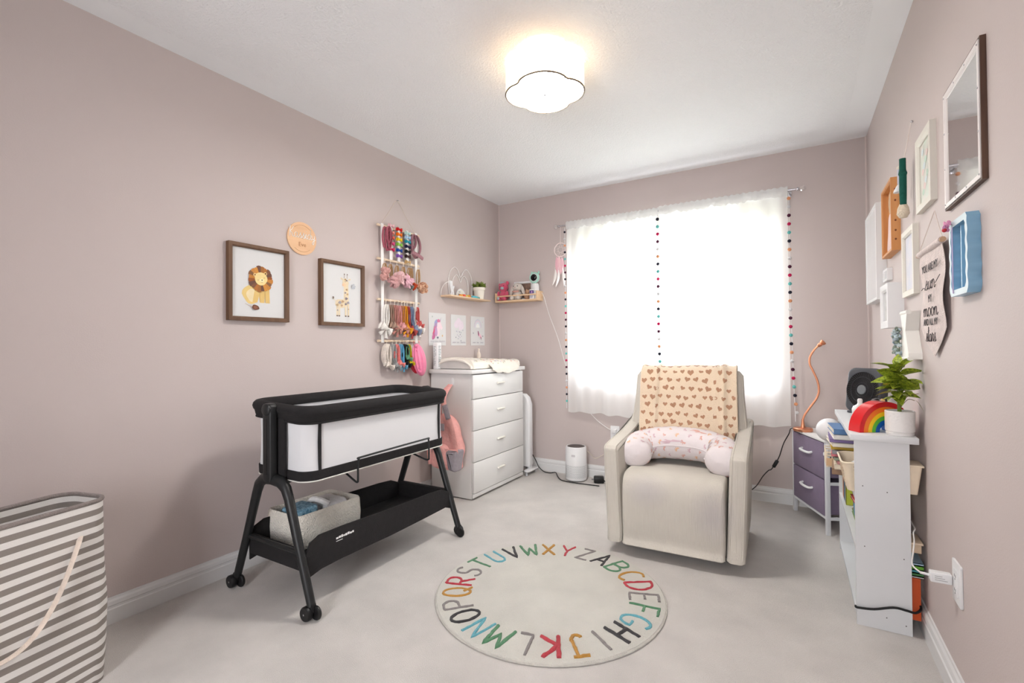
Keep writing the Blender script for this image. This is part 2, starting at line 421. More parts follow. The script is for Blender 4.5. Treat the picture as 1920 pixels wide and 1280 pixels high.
t = onleft('framed_picture', 'walnut framed giraffe print beside the hanging hair bows', 'picture', 1.972, 1.432, 'animal prints in walnut frames')
frame_bars(.327, .390, .021, .028).obj('frame', m_walnut, t, smooth=20)
MB().box((-.145, -.012, -.176), (.145, -.004, .176)).obj('print_sheet', m_paper, t, smooth=0)
a = Art(-.0122); cream = (228, 212, 182); sp = [(190, 158, 124), (158, 152, 160), (196, 168, 130), (134, 126, 134)]
a.put([(.012, .06), (.045, .06), (.048, -.03), (.05, -.07), (-.045, -.075), (-.052, -.05), (-.02, -.035), (.01, -.03)], cream)
a.put(blob(-.005, -.058, .052, .026, seed=8), cream)
for x in (-.045, -.03, .018, .038): a.put([(x, -.06), (x + .013, -.06), (x + .012, -.135), (x, -.135)], cream); a.put([(x, -.13), (x + .012, -.13), (x + .012, -.137), (x, -.137)], (110, 95, 90))
a.put(blob(.022, .072, .024, .026, seed=4), cream); a.put(blob(.012, .058, .014, .012, seed=6), (240, 205, 170))
for x, z in ((.012, .10), (.034, .10)): a.line([(x, z), (x + .002, z + .022)], .003, (170, 150, 130)); a.put(circ(.004, 8, x + .002, z + .024), (120, 100, 90))
a.put(blob(-.006, .094, .010, .006, rot=-.5, seed=1), cream); a.put(blob(.052, .094, .010, .006, rot=.5, seed=2), cream)
a.line([(.016, .08), (.020, .077), (.024, .08)], .0012, (90, 80, 80)); a.line([(.002, .058), (.008, .055)], .0012, (190, 110, 90))
for k, (x, z, s) in enumerate([(.03, .03, .008), (.02, .01, .007), (.036, .002, .008), (.028, -.025, .010), (.0, -.045, .010), (-.022, -.052, .011), (-.04, -.068, .009), (.022, -.06, .008), (-.008, -.07, .008), (.04, -.05, .010), (.02, .092, .008), (.03, .086, .006), (.042, -.09, .005), (-.04, -.1, .005)]):
    a.put(blob(x, z, s, s * .8, n=9, j=.15, seed=k), sp[k % 4])
a.line([(-.05, -.05), (-.066, -.035), (-.07, -.03)], .003, cream); a.put(blob(-.071, -.026, .006, .008, seed=1), (120, 105, 95))
for x, z in ((.072, .062), (.082, .066), (.078, .052), (.09, .055), (.086, .045), (.072, .044)): a.put(blob(x, z, .007, .006, n=8, j=.2, seed=int(x * 999)), (196, 200, 206)); a.put(blob(x + .002, z, .003, .003, n=7, seed=2), (168, 176, 186))
a.done('giraffe_print', t)

# ---------------------------------------------------------------- script lettering as strokes
def S(*p): return [list(p)]
CUR = {  # cursive strokes: control points in a box about 1 high at x-height .5, then advance
 'K': ([[(.1, 1), (.08, .5), (.06, 0)], [(.5, .95), (.3, .65), (.1, .5), (.3, .35), (.42, .08), (.6, .05)]], .58),
 'a': ([[(.4, .42), (.25, .5), (.06, .35), (.08, .08), (.25, .02), (.38, .2), (.4, .46), (.4, .12), (.5, .02), (.6, .12)]], .55),
 's': ([[(0, .05), (.2, .35), (.27, .55), (.25, .38), (.36, .22), (.28, .03), (.12, .04), (.3, .03), (.48, .12)]], .42),
 'i': ([[(0, .1), (.12, .48), (.12, .12), (.22, .02), (.32, .12)], [(.14, .72), (.16, .76)]], .30),
 'd': ([[(.38, .42), (.22, .5), (.05, .32), (.08, .06), (.24, .02), (.38, .2), (.42, 1), (.4, .15), (.5, .02), (.6, .12)]], .55),
 'y': ([[(0, .48), (.06, .2), (.18, .05), (.32, .2), (.36, .48), (.34, 0), (.26, -.38), (.1, -.36), (.16, -.15), (.5, .1)]], .46),
 'u': ([[(0, .3), (.08, .48), (.08, .15), (.2, .02), (.34, .18), (.38, .48), (.38, .14), (.46, .02), (.56, .12)]], .52),
 'n': ([[(0, .3), (.08, .48), (.08, .02), (.1, .3), (.24, .5), (.34, .38), (.34, .08), (.44, .02), (.54, .15)]], .50),
 'm': ([[(0, .3), (.08, .48), (.08, .02), (.1, .3), (.22, .5), (.30, .38), (.3, .03), (.33, .32), (.45, .5), (.54, .38), (.54, .08), (.62, .02), (.72, .15)]], .68),
 'o': ([[(.36, .44), (.2, .52), (.05, .3), (.12, .04), (.3, .04), (.42, .28), (.32, .48), (.42, .40), (.56, .44)]], .48),
 't': ([[(.0, .1), (.16, .6), (.18, .95), (.12, .2), (.2, .02), (.36, .14)], [(-.02, .66), (.36, .7)]], .32),
 'r': ([[(0, .1), (.1, .45), (.12, .56), (.18, .46), (.32, .46), (.28, .2), (.34, .03), (.46, .14)]], .40)}
def script(b, word, x0, z0, h, r, y, mi=0, sx=1.0):
    x = 0; adv = sum(CUR[c][1] for c in word)
    for c in word:
        st, w = CUR[c]
        for s in st:
            pts = [(x0 + (x + p[0] - adv / 2) * h * sx, y, z0 + (p[1] - .3) * h) for p in s]
            b.tube(catmull(pts, 4), r, 5, mi, sq=.5, up=(0, 1, 0))
        x += w

t = onleft('name_plaque', 'small round wooden name plaque between the two framed prints', 'plaque', 1.70, 1.722)
MB().prism(circ(.092, 40), -.008, -.001, 'y').obj('disc', [wood('birch_disc', (222, 178, 138), (232, 192, 154), (3, 20, 20))], t, smooth=30)
b = MB(); script(b, 'Kassidy', .0, .018, .058, .0028, -.0095, sx=.86); b.obj('white_lettering', K((245, 242, 238), .5), t)
b = MB().text('Eve', .034, at(.0, -.0085, -.035) @ TXT, .0005); b.obj('engraved_lettering', K((176, 122, 84), .7), t, smooth=0)
for s in (1, -1): MB().tube([(.075 * cos(q), -.0083, s * .075 * sin(q)) for q in [math.radians(50 + 8 * k) for k in range(11)]], .0010, 5).obj('engraved_arc', K((190, 140, 100), .7), t)

# ---------------------------------------------------------------- hair accessory hanger
HY = 2.45                                   # world y of its centre line; local x = y - HY
t = onleft('hair_bow_hanger', 'white ribbon and wooden dowel hanger for hair bows on the wall', 'wall hanger', HY, 1.148)
m_dowel = wood('dowel_birch', (224, 200, 172), (236, 216, 192), (4, 40, 40))
zs = [.774, .549, .277, 0.0]
for z in zs: MB().tube([(-.20, -.02, z), (.205, -.02, z)], .0085, 10).obj('dowel', m_dowel, t)
m_ribbon = mat('white_ribbon', (238, 236, 234), .8, var=.02, vs=30)
for x in (-.165, .165): MB().box((x - .012, -.031, -.012), (x + .012, -.029, .786)).obj('ribbon', m_ribbon, t, smooth=0)
MB().tube(catmull([(-.165, -.02, .782), (-.08, -.012, .89), (0, -.006, .982), (.08, -.012, .89), (.165, -.02, .782)], 5), .0018, 5).obj('cord', K((214, 200, 186), .8), t)
MB().lathe([(0, -.02), (.004, -.018), (.004, 0)], 8, mx=at(0, 0, .984) @ RX(PI / 2) @ RX(PI)).obj('nail', m_steel, t)
for x in (-.087, -.012, .072): MB().box((x - .012, -.0335, .552), (x + .012, -.0318, .786)).obj('clip_ribbon', m_ribbon, t, smooth=0)

def bow_mesh(b, c, w, h, d, mi=0, tails=False, rot=0):
    mx = at(*c) @ RY(rot)
    for s in (-1, 1):
        for lay in (0, 1):
            q = .8 if lay else 1
            b.puff([(0, -.12 * h), (s * .5 * w * q, -.5 * h), (s * .56 * w * q, 0), (s * .5 * w * q, .5 * h), (0, .12 * h)], -d * (.2 + .7 * lay), d * .5 - d * .6 * lay, d * .25, 'y', mi, mx, n=1)
        if tails: b.puff([(0, 0), (s * .12 * w, -.2 * h), (s * .42 * w, -1.0 * h), (s * .2 * w, -1.15 * h)], -d * .3, d * .1, d * .1, 'y', mi, mx, n=1)
    b.ball((0, -d * .5, 0), .13 * w, d * .7, .2 * h, 8, 6, mi, mx)
rows = [(-.087, [('pale pink', (236, 190, 196), .245), ('salmon pink', (240, 152, 140), .20), ('coral', (232, 104, 84), .165), ('hot pink', (232, 78, 140), .125), ('raspberry', (214, 36, 92), .085)]),
        (-.012, [('red', (206, 22, 30), .235), ('orange', (238, 120, 28), .20), ('yellow', (240, 196, 30), .165), ('lime green', (140, 200, 80), .13), ('royal blue', (24, 70, 152), .09), ('purple', (126, 82, 170), .05)]),
        (.072, [('pale aqua', (190, 224, 220), .225), ('sky blue', (170, 205, 232), .195), ('teal', (28, 150, 168), .165), ('navy', (30, 28, 66), .13), ('black', (26, 22, 24), .095), ('dark brown', (56, 36, 34), .06), ('tan', (200, 164, 112), .02)])]
for x, lst in rows:
    for nm, rgb, z in lst:
        o = thing('hair_bow', '%s clip bow on the top tier of the hair bow hanger' % nm, 'hair bow', (.036, HY + x, 1.148 + .54 + z), LEFT, 'clip bows on the top tier')
        b = MB(); bow_mesh(b, (0, 0, 0), .052, .026, .014); b.obj('bow', K(rgb, .7, True), o)
def loop_band(b, w, L, wid, mi=0, x=0, y=0, top=0, lean=0):
    pts = [(x, y, top), (x - w * .45, y, top - L * .25), (x - w * .5, y, top - L * .65), (x + lean, y, top - L), (x + w * .5, y, top - L * .65), (x + w * .45, y, top - L * .25)]
    b.tube(catmull(pts, 4, True), wid, 6, mi, closed=True, sq=.35, up=(0, 1, 0))
def hook(b, L=.03, mi=1):
    b.tube([(.006 * sin(a), -.002, .006 * cos(a) + .002) for a in [k * PI / 5 for k in range(-2, 6)]] + [(.0, -.004, -L)], .0016, 5, mi)
def flower(b, c, r, n, mi=0, seed=0):
    rr = random.Random(seed)
    for k in range(n):
        a = rr.random() * 2 * PI; q = r * (.2 + .8 * rr.random()) * .75; h = rr.uniform(-.5, .3) * r
        b.ball((0, 0, 0), r * .42, r * .16, r * .36, 8, 5, mi, at(c[0] + q * cos(a), c[1] - r * .5 + h, c[2] + q * sin(a)) @ RZ(rr.uniform(-1, 1)) @ RX(rr.uniform(-1, 1)) @ RY(a))
# top tier soft bows
for x, nm, rgb, mir in ((-.136, 'plush dusty rose', (176, 96, 110), 1), (.152, 'plush mauve', (164, 118, 126), -1)):
    o = thing('headband', '%s looped headband at the end of the top dowel' % nm, 'headband', (.04, HY + x, 1.148 + .765), LEFT, 'headbands on the top tier')
    b = MB()
    if mir > 0:
        for k, (dx, L) in enumerate(((-.018, .14), (-.004, .16), (.012, .15), (-.006, .11))): loop_band(b, .03, L, .0095, 0, dx, -.009 * k)
    else: loop_band(b, .085, .165, .013); b.tube(catmull([(-.055, -.012, -.13), (-.02, -.02, -.14), (.02, -.02, -.15), (.06, -.012, -.16)], 4), .014, 7, 0, sq=.5); loop_band(b, .04, .10, .012, 0, -.03, -.008)
    b.obj('band', K(rgb, .8, True), o)
m_hook = K((236, 226, 212), .5)
m_nylon = K((196, 160, 116), .8, True)
# second tier: tan nylon bands carrying flowers and bows
for nm, x, L, rgb, r, kind in (('blush pink pompom', -.21, .10, (206, 156, 150), .046, 0), ('large dusty pink rosette', -.11, .135, (204, 158, 158), .056, 0), ('pale pink ruffled rosette', -.045, .105, (226, 186, 188), .050, 0), ('light pink tulle flower', .02, .125, (224, 178, 190), .050, 0),
                       ('grey green', .075, .15, (128, 140, 136), .026, 1), ('rust orange knotted', .098, .135, (192, 72, 36), .042, 1), ('leopard print', .172, .155, (190, 140, 112), .047, 2)):
    if nm == 'blush pink pompom': x = -.165
    o = thing('flower_headband', '%s on a thin tan headband, second tier of the hanger' % (nm + ('' if kind == 0 else ' bow')), 'headband', (.040 + .004 * kind, HY + x * .95, 1.148 + .545), LEFT, 'flower headbands on the second tier')
    b = MB(); loop_band(b, .028, L - .012, .005, 0, 0, 0, -.025); loop_band(b, .018, L - .02, .004, 0, .006, -.006, -.025); b.obj('band', m_nylon, o)
    b = MB(); hook(b, .026, 0); b.obj('hook', m_hook, o)
    b = MB(); c = (-.03 if x < -.15 else 0, -.01, -L - .005)
    if kind == 0: flower(b, c, r, 26, 0, int(r * 1e4) + int(x * 99))
    elif kind == 1: bow_mesh(b, c, r * 2.0, r * 1.2, .03, rot=.6)
    else: flower(b, c, r, 34, 0, 9)
    mm = mat('leopard_cloth', (150, 86, 60), .85, rgb2=(226, 190, 160), vs=90, bump=.4, bs=200) if kind == 2 else K(rgb, .85, True)
    b.obj('flower' if kind != 1 else 'bow', mm, o)
# third tier
for k, (nm, x, rgb, L, bw, lean) in enumerate((('white cotton', -.145, (236, 232, 226), .165, .085, -.02), ('taupe', -.105, (160, 132, 116), .15, .055, .02), ('dusty rose', -.07, (192, 134, 124), .16, .06, .01), ('pink', -.03, (218, 156, 156), .155, .07, .04), ('tan rust', .0, (180, 120, 86), .16, .05, .02),
        ('mustard', .025, (214, 146, 36), .16, .06, .015), ('brick red', .058, (170, 72, 72), .17, .06, .035), ('slate blue', .092, (126, 140, 166), .165, .065, .04), ('red floral', .145, (196, 90, 86), .13, .045, .02), ('white floral', .128, (226, 220, 214), .155, .07, .04))):
    o = thing('headband', '%s knotted headband hanging from the third dowel' % nm, 'headband', (.038 + .003 * (k % 3), HY + x, 1.148 + .272), LEFT, 'headbands on the third tier')
    b = MB(); loop_band(b, .036, L, .0135, 0, 0, 0, -.03, lean * .5); loop_band(b, .02, L * .95, .011, 0, .006, -.010, -.03, lean * .6); b.obj('band', K(rgb, .85, True), o)
    b = MB(); bow_mesh(b, (lean, -.018, -L - .028), bw * 1.25, .050, .032, tails=(k % 3 != 1), rot=.5); b.obj('bow', K(rgb, .85, True) if k else K((232, 228, 222), .85, True), o)
    b = MB(); hook(b, .03, 0); b.obj('hook', m_hook, o)
# bottom tier
for k, (nm, x, rgb, L, wid, lean) in enumerate((('cream turban', -.14, (224, 214, 204), .145, .024, .01), ('grey', -.09, (158, 158, 158), .15, .017, .03), ('coral', -.058, (238, 140, 136), .135, .013, .03), ('sky blue', -.015, (104, 172, 204), .15, .018, .02), ('black', .022, (22, 20, 22), .14, .019, .02), ('green', .038, (96, 150, 116), .10, .012, .01), ('yellow', .062, (226, 200, 36), .13, .013, .02))):
    o = thing('headband', '%s headband hanging from the bottom dowel' % nm, 'headband', (.038 + .003 * (k % 3), HY + x, 1.148 - .004), LEFT, 'headbands on the bottom tier')
    b = MB(); loop_band(b, .05 if k == 0 else .034, L, wid, 0, 0, 0, -.022, lean * .5); loop_band(b, .03, L * .92, wid * .8, 0, .004, -.012, -.022, lean * .6); b.obj('band', K(rgb, .85, True), o)
    b = MB(); bow_mesh(b, (lean, -.016, -L - .018), .085 if k == 0 else .06, .036, .028, tails=k in (1, 3), rot=.4); b.obj('bow', K(rgb, .85, True), o)
    b = MB(); hook(b, .025, 0); b.obj('hook', m_hook, o)
for nm, x, rgb, w, h, dz, dy in (('red', .12, (196, 36, 56), .07, .13, -.17, 0), ('bright pink', .142, (238, 130, 166), .115, .235, -.135, .03)):
    o = thing('bonnet', '%s gathered satin bonnet at the end of the bottom dowel' % nm, 'bonnet', (.045 + dy, HY + x, 1.148), LEFT, 'satin bonnets')
    b = MB()
    def bn(u, v, w=w, h=h, dz=dz):
        a = 2 * PI * u; p = -PI / 2 + PI * v; rp = 1 + .09 * sin(11 * a) * cos(p); q = cos(p) * rp
        return (w / 2 * q * cos(a) + .05 * (-(sin(p)) * .5), w * .30 * q * sin(a), dz + h / 2 * sin(p))
    b.grid(bn, 44, 12, 0, True); b.obj('cap', mat('satin_' + nm.replace(' ', '_'), rgb, .4, var=.06, vs=30, sheen=.3), o)
    b = MB(); 
    for q in range(7): b.ball((-w * .42 + .006 * q, -w * .12, dz + h * (.42 - .13 * q)), .011, .014, .012, 7, 5)
    b.tube([(0, 0, 0), (.0, -.002, dz + h * .48)], .002, 5)
    b.obj('gathered_band', K(rgb, .85, True), o)

# ---------------------------------------------------------------- unicorn prints
def sheet(nm, y, wdt):
    t = onleft('art_print', nm, 'print', y, 1.243, 'small unframed sheets above the dresser')
    MB().box((-wdt / 2, -.003, -.126), (wdt / 2, -.001, .126)).obj('sheet', m_paper, t, smooth=0); return t
def scribble(a, z, groups, rgb):
    r = random.Random(3)
    for x0, x1 in groups:
        x = x0
        while x < x1:
            a.line([(x, z), (x + .002, z + .011 + .003 * r.random()), (x + .006, z + .001), (x + .008, z + .008)], .0016, rgb); x += .0115
def stars(a, lst):
    for x, z, s, c in lst: a.put([(x + (s if k % 2 == 0 else s * .45) * cos(PI / 2 + k * PI / 5), z + (s if k % 2 == 0 else s * .45) * sin(PI / 2 + k * PI / 5)) for k in range(10)], c)
t = sheet('unframed unicorn head print with pink and blue mane, beside the hanger', 2.885, .205)
a = Art(-.0031)
a.put([(-.02, .065), (.035, .06), (.062, .01), (.045, -.005), (.03, .012), (.02, -.05), (-.03, -.055), (-.04, 0)], (240, 214, 222)); a.put([(.02, .06), (.05, .10), (.032, .055)], (190, 176, 190))
for k, c in enumerate(((158, 166, 204), (176, 150, 190), (206, 130, 160), (216, 96, 128), (190, 110, 150))): a.put(blob(-.018 - .007 * k, .05 - .026 * k, .017, .03, rot=-.5, seed=k), c)
a.put(blob(.012, .066, .02, .013, seed=9), (214, 130, 166)); a.put(blob(-.018, -.02, .016, .036, seed=19), (196, 156, 196)); a.put(blob(.0, -.065, .012, .008, seed=2), (120, 116, 136))
stars(a, [(-.062, .096, .009, (170, 186, 176)), (-.07, .055, .007, (214, 220, 214)), (.07, .075, .006, (200, 200, 206)), (.057, -.05, .011, (222, 182, 128)), (-.07, -.05, .006, (220, 190, 206))])
scribble(a, -.1, ((-.085, -.045), (-.03, .0), (.02, .085)), (176, 170, 180)); a.done('unicorn_print', t)
t = sheet('unframed pale lilac cloud and raindrop print, middle of three sheets', 3.156, .205)
a = Art(-.0031)
for x, z, r in ((-.03, .045, .03), (0, .065, .034), (.035, .04, .034), (.02, .02, .02)): a.put(blob(x, z, r, r, seed=int(r * 999 + z * 99)), (228, 216, 226))
for k, (x, z) in enumerate([(-.03, -.01), (-.01, -.012), (.012, -.015), (.03, -.02), (-.02, -.04), (.02, -.036), (.0, -.05), (.014, -.06), (-.04, -.06), (-.01, -.07), (.035, -.05), (.028, -.088), (.055, 0)]): a.put(blob(x, z, .004, .006, n=8, seed=k), ((150, 156, 176), (190, 180, 200), (120, 120, 140))[k % 3])
stars(a, [(.03, .096, .006, (200, 200, 210)), (-.07, .09, .006, (214, 206, 214))])
scribble(a, -.108, ((-.085, -.045), (-.03, .0), (.02, .085)), (160, 152, 166)); a.done('cloud_print', t)
t = sheet('unframed rainbow and unicorn print, nearest the corner', 3.433, .212)
a = Art(-.0031)
for k, c in enumerate(((206, 206, 214), (220, 208, 216), (214, 220, 226), (236, 236, 234))):
    r = .06 - .011 * k; a.put([(r * cos(PI * q / 14), .03 + r * 1.25 * sin(PI * q / 14)) for q in range(15)], c)
a.put(blob(.03, -.04, .03, .014, rot=-.6, seed=2), (238, 196, 210)); a.put(blob(.008, -.022, .008, .024, rot=.2, seed=3), (150, 84, 116)); a.put(blob(.046, -.062, .006, .014, rot=.3, seed=4), (170, 90, 120))
for x, z in ((.02, -.075), (.045, -.085)): a.line([(x, z + .02), (x + .004, z)], .003, (170, 150, 160))
stars(a, [(-.07, -.02, .008, (120, 124, 140)), (.074, -.045, .009, (130, 110, 130)), (.07, .08, .007, (214, 180, 196))])
scribble(a, -.108, ((-.08, -.04), (-.02, .01), (.035, .08)), (150, 146, 160)); a.done('rainbow_print', t)

# ---------------------------------------------------------------- heart shelf on the left wall
t = onleft('heart_wire_shelf', 'small wooden wall shelf with white wire double heart back', 'shelf', 3.20, 1.50)
m_oak = wood('light_oak', (214, 182, 148), (228, 200, 170), (3, 40, 40))
m_wire = mat('white_wire', (236, 232, 230), .4)
MB().box((-.275, -.105, 0), (.29, -.002, .012), .002).obj('board', m_oak, t)
def heart_path(cx, z0, w, h):
    p = [(-.45, 0), (-.5, .25), (-.5, .62), (-.42, .86), (-.26, 1.0), (-.12, .92), (0, .70), (.12, .92), (.26, 1.0), (.42, .86), (.5, .62), (.5, .25), (.45, 0)]
    return catmull([(cx + x * w, -.006, z0 + z * h) for x, z in p], 4)
MB().tube(heart_path(-.015, .012, .32, .245), .0032, 6).obj('wire_heart', m_wire, t)
MB().tube(heart_path(-.02, .012, .215, .185), .0032, 6).obj('wire_heart', m_wire, t)
for q in (-1, 1): MB().tube(catmull([(-.02 + q * .255, -.006, .012), (-.02 + q * .25, -.006, .05), (-.02 + q * .225, -.006, .092), (-.02 + q * .19, -.006, .118), (-.02 + q * .16, -.006, .128)], 5), .003, 6).obj('wire_arc', m_wire, t)
def on_hshelf(name, label, cat, x, y=-.06, rz=0): 
    o = thing(name, label, cat, (-y, 3.20 + x, 1.5125), LEFT + rz); return o
o = on_hshelf('potted_plant', 'small leafy green plant in a cream pot on the heart shelf', 'plant', .175)
MB().lathe([(0, 0), (.038, 0), (.046, .075), (.052, .076), (.053, .10), (.047, .10), (.044, .085), (0, .085)], 24).obj('pot', mat('cream_pot', (230, 222, 210), .5, var=.02), o)
b = MB(); r = random.Random(4)
for k in range(90):
    a = r.random() * 2 * PI; q = .05 * math.sqrt(r.random()); z = .10 + .05 * r.random() * (1 - q / .09); L = .016 + .012 * r.random()
    b.ball((0, 0, 0), L, L * .35, .003, 6, 4, 0, at(q * cos(a), q * sin(a), z) @ RZ(a) @ RY(-r.uniform(-.2, 1.2)))
b.obj('leaves', mat('succulent_green', (86, 104, 40), .6, rgb2=(140, 156, 70), vs=60), o)['kind'] = 'stuff'
b = MB()
for k in range(9):
    a = 2 * PI * k / 9; b.tube([(0, 0, .09), (.035 * cos(a), .035 * sin(a), .12), (.06 * cos(a), .06 * sin(a), .13 + .01 * sin(k))], .0015, 4)
b.obj('stems', K((110, 126, 60)), o)
o = on_hshelf('folding_rack', 'white crossed wooden letter standing at the end of the heart shelf', 'ornament', -.20)
b = MB()
for q in (-.2, .12): b.box((-.006, -.006, 0), (.006, .006, .12), .002, 0, at(.012 + q * .05, 0, 0) @ RY(-.28))
b.box((-.006, -.008, 0), (.006, .004, .085), .002, 0, at(-.02, 0, 0) @ RY(.45)); b.obj('slats', m_wplastic, o)
o = on_hshelf('arch_picture', 'little arched picture standing at the back of the heart shelf', 'picture', -.055, -.03)
arch = [(.062 * cos(PI * k / 14), .068 * sin(PI * k / 14)) for k in range(15)]
MB().prism(arch, -.006, 0, 'y').obj('arch_panel', m_wplastic, o)
a = Art(-.0062); a.put(inset(arch, .008), (226, 224, 214)); a.put([(-.035, .004), (0, .004), (0, .02), (-.035, .02)], (90, 140, 190)); a.put([(-.035, .02), (-.004, .02), (-.004, .026), (-.035, .026)], (40, 50, 90)); a.put(blob(-.018, .042, .014, .008), (190, 190, 190)); a.put([(.005, .004), (.05, .004), (.046, .018), (.005, .018)], (110, 150, 170)); a.done('arch_print', o)
MB().tube([(p[0], -.006, p[1]) for p in arch], .003, 6).obj('arch_trim', m_wplastic, o)
o = on_hshelf('toy_blocks', 'orange and yellow toy train lying at the front of the heart shelf', 'toy', -.05, -.085)
b = MB()
for k, x in enumerate((-.07, -.035, .0, .035)): b.box((x - .016, -.012, 0), (x + .016, .010, .014 + .004 * (k % 2)), .003, k % 3)
b.obj('blocks', [K((222, 150, 60)), K((226, 96, 70)), K((214, 190, 90))], o)
o = on_hshelf('hair_brush', 'turquoise baby brush lying beside the plant pot on the heart shelf', 'brush', .07, -.085)
b = MB().puff(rrect(.07, .03, .014), .0, .018, .006, 'z'); b.obj('head', K((90, 184, 200), .4), o)
MB().puff(rrect(.04, .016, .007, cx=.055), .002, .014, .004, 'z').obj('handle', K((110, 180, 170), .4), o)

# ---------------------------------------------------------------- corner ledge on the back wall
t = onback('wall_ledge', 'natural wooden wall ledge with front rail in the room corner', 'shelf', .245, 1.51)
m_pine = wood('pine', (226, 190, 150), (236, 206, 170), (3, 40, 40))
MB().box((-.225, -.11, 0), (.215, -.001, .014), .001).obj('board', m_pine, t)
for x in (-.225, .201): MB().box((x, -.11, .014), (x + .014, -.001, .085), .001).obj('end_panel', m_pine, t)
MB().box((-.211, -.108, .048), (.201, -.10, .060), .001).obj('front_rail', m_pine, t)
def on_ledge(name, label, cat, x, y=.055, rz=0): return thing(name, label, cat, (.245 + x, D - y, 1.5245), rz)
o = on_ledge('plush_bear', 'bright pink plush bear sitting at the corner end of the ledge', 'plush toy', -.16)
m_pink = mat('pink_plush', (228, 84, 120), .95, var=.1, vs=60, bump=.8, bs=300, sheen=.4)
b = MB().ball((0, 0, .05), .045, .04, .05); b.ball((0, -.008, .125), .048, .042, .044); b.ball((-.04, 0, .15), .018, .012, .02); b.ball((.035, 0, .165), .018, .012, .02)
b.ball((-.03, -.035, .02), .018, .03, .02); b.ball((.03, -.035, .02), .018, .03, .02); b.ball((-.045, -.02, .065), .014, .02, .028, mx=at(0, 0, 0)); b.ball((.045, -.02, .065), .014, .02, .028); b.obj('body', m_pink, o, smooth=60)
m_pg = mat('pale_grey_plush', (190, 204, 210), .95, var=.05, vs=60, bump=.6, bs=300)
b = MB().ball((.008, -.047, .115), .019, .012, .014); b.ball((-.028, -.062, .022), .014, .006, .014); b.obj('muzzle', m_pg, o, smooth=60)
MB().ball((-.018, -.005, .168), .022, .016, .014).obj('party_hat', m_pg, o, smooth=60)
b = MB().ball((-.016, -.047, .13), .004); b.ball((.024, -.047, .14), .004); b.obj('eyes', m_blackplastic, o)
o = on_ledge('plush_rabbit', 'cream plush rabbit with long drooping ears sitting on the ledge', 'plush toy', -.015)
m_cr = mat('cream_plush', (232, 222, 212), .95, var=.06, vs=50, bump=.8, bs=300, sheen=.4)
b = MB().ball((0, 0, .045), .045, .04, .048); b.ball((.004, -.008, .118), .047, .042, .042); b.ball((-.032, -.04, .02), .02, .028, .021); b.ball((.032, -.04, .02), .02, .028, .021); b.ball((.005, -.044, .108), .02, .012, .014); b.obj('body', m_cr, o, smooth=60)
for s in (-1, 1):
    e = MB().ball((0, 0, 0), .017, .012, .05, mx=at(s * .056 + .004, -.012, .09) @ RY(-s * .35)).obj('ear', m_cr, o, smooth=60)
b = MB().ball((-.018, -.046, .125), .0045); b.ball((.024, -.046, .125), .0045); b.obj('eyes', m_blackplastic, o)
MB().ball((.005, -.056, .112), .005, .003, .004).obj('nose', K((220, 150, 150)), o)
MB().tube(catmull([(-.03, -.035, .078), (0, -.05, .075), (.03, -.035, .078)], 4), .007, 6).obj('scarf', K((222, 168, 156), .9, True), o)
o = on_ledge('leaning_photo', 'small white photo frame leaning behind the plush rabbit', 'picture', .03, .02)
frame_bars(.19, .17, .02, .012).obj('frame', m_wplastic, o); o.children[0].location = (0, 0, .085)
MB().box((-.075, -.004, .02), (.075, -.001, .15)).obj('photo', mat('dark_photo', (70, 56, 52), .5, rgb2=(150, 120, 104), vs=20), o, smooth=0)
o = on_ledge('plush_puppy', 'small tan plush leaning beside the cream rabbit', 'plush toy', .085, .06)
b = MB().ball((0, 0, .032), .028, .026, .032); b.ball((.012, -.01, .068), .022, .02, .02); b.ball((-.006, 0, .085), .008, .006, .01); b.ball((.03, 0, .08), .008, .006, .01); b.obj('body', mat('tan_plush', (206, 164, 134), .95, var=.1, vs=50, bump=.8, bs=300), o, smooth=60)
o = on_ledge('baby_monitor', 'baby monitor camera with mint ring and black lens on the ledge', 'camera', .165, .05)
MB().lathe([(0, .0), (.035, .0), (.036, .06), (.034, .125), (.026, .14), (0, .145)], 24).obj('base', m_wplastic, o)
MB().ball((0, 0, .19), .043, .04, .046, 20, 12).obj('head', m_wplastic, o, smooth=60)
b = MB().tube([(.04 * cos(q), -.018, .19 + .042 * sin(q)) for q in [2 * PI * k / 28 for k in range(28)]], .009, 8, closed=True); b.ball((.034, 0, .236), .009, .008, .014); b.ball((-.034, 0, .236), .009, .008, .014); b.obj('mint_ring', K((168, 216, 200), .4), o)
b = MB().lathe([(0, .012), (.02, .010), (.030, .002), (.033, -.02)], 24, mx=at(0, -.030, .19) @ RX(PI / 2)); b.obj('lens', mat('black_gloss', (10, 10, 11), .08), o)
o = on_ledge('photo_card', 'narrow white bottle with purple printed label beside the baby monitor', 'bottle', .155, .092)
MB().puff(rrect(.05, .018, .006), 0, .085, .003, 'z').obj('body', m_wplastic, o)
a = Art(-.0095); a.put([(-.02, .048), (.02, .048), (.02, .075), (-.02, .075)], (70, 50, 120)); a.put(blob(.0, .06, .01, .01), (190, 150, 200)); 
for q in range(3): a.line([(-.018, .03 - .009 * q), (.016 - .004 * q, .031 - .009 * q)], .003, (90, 80, 130))
a.done('label_print', o)
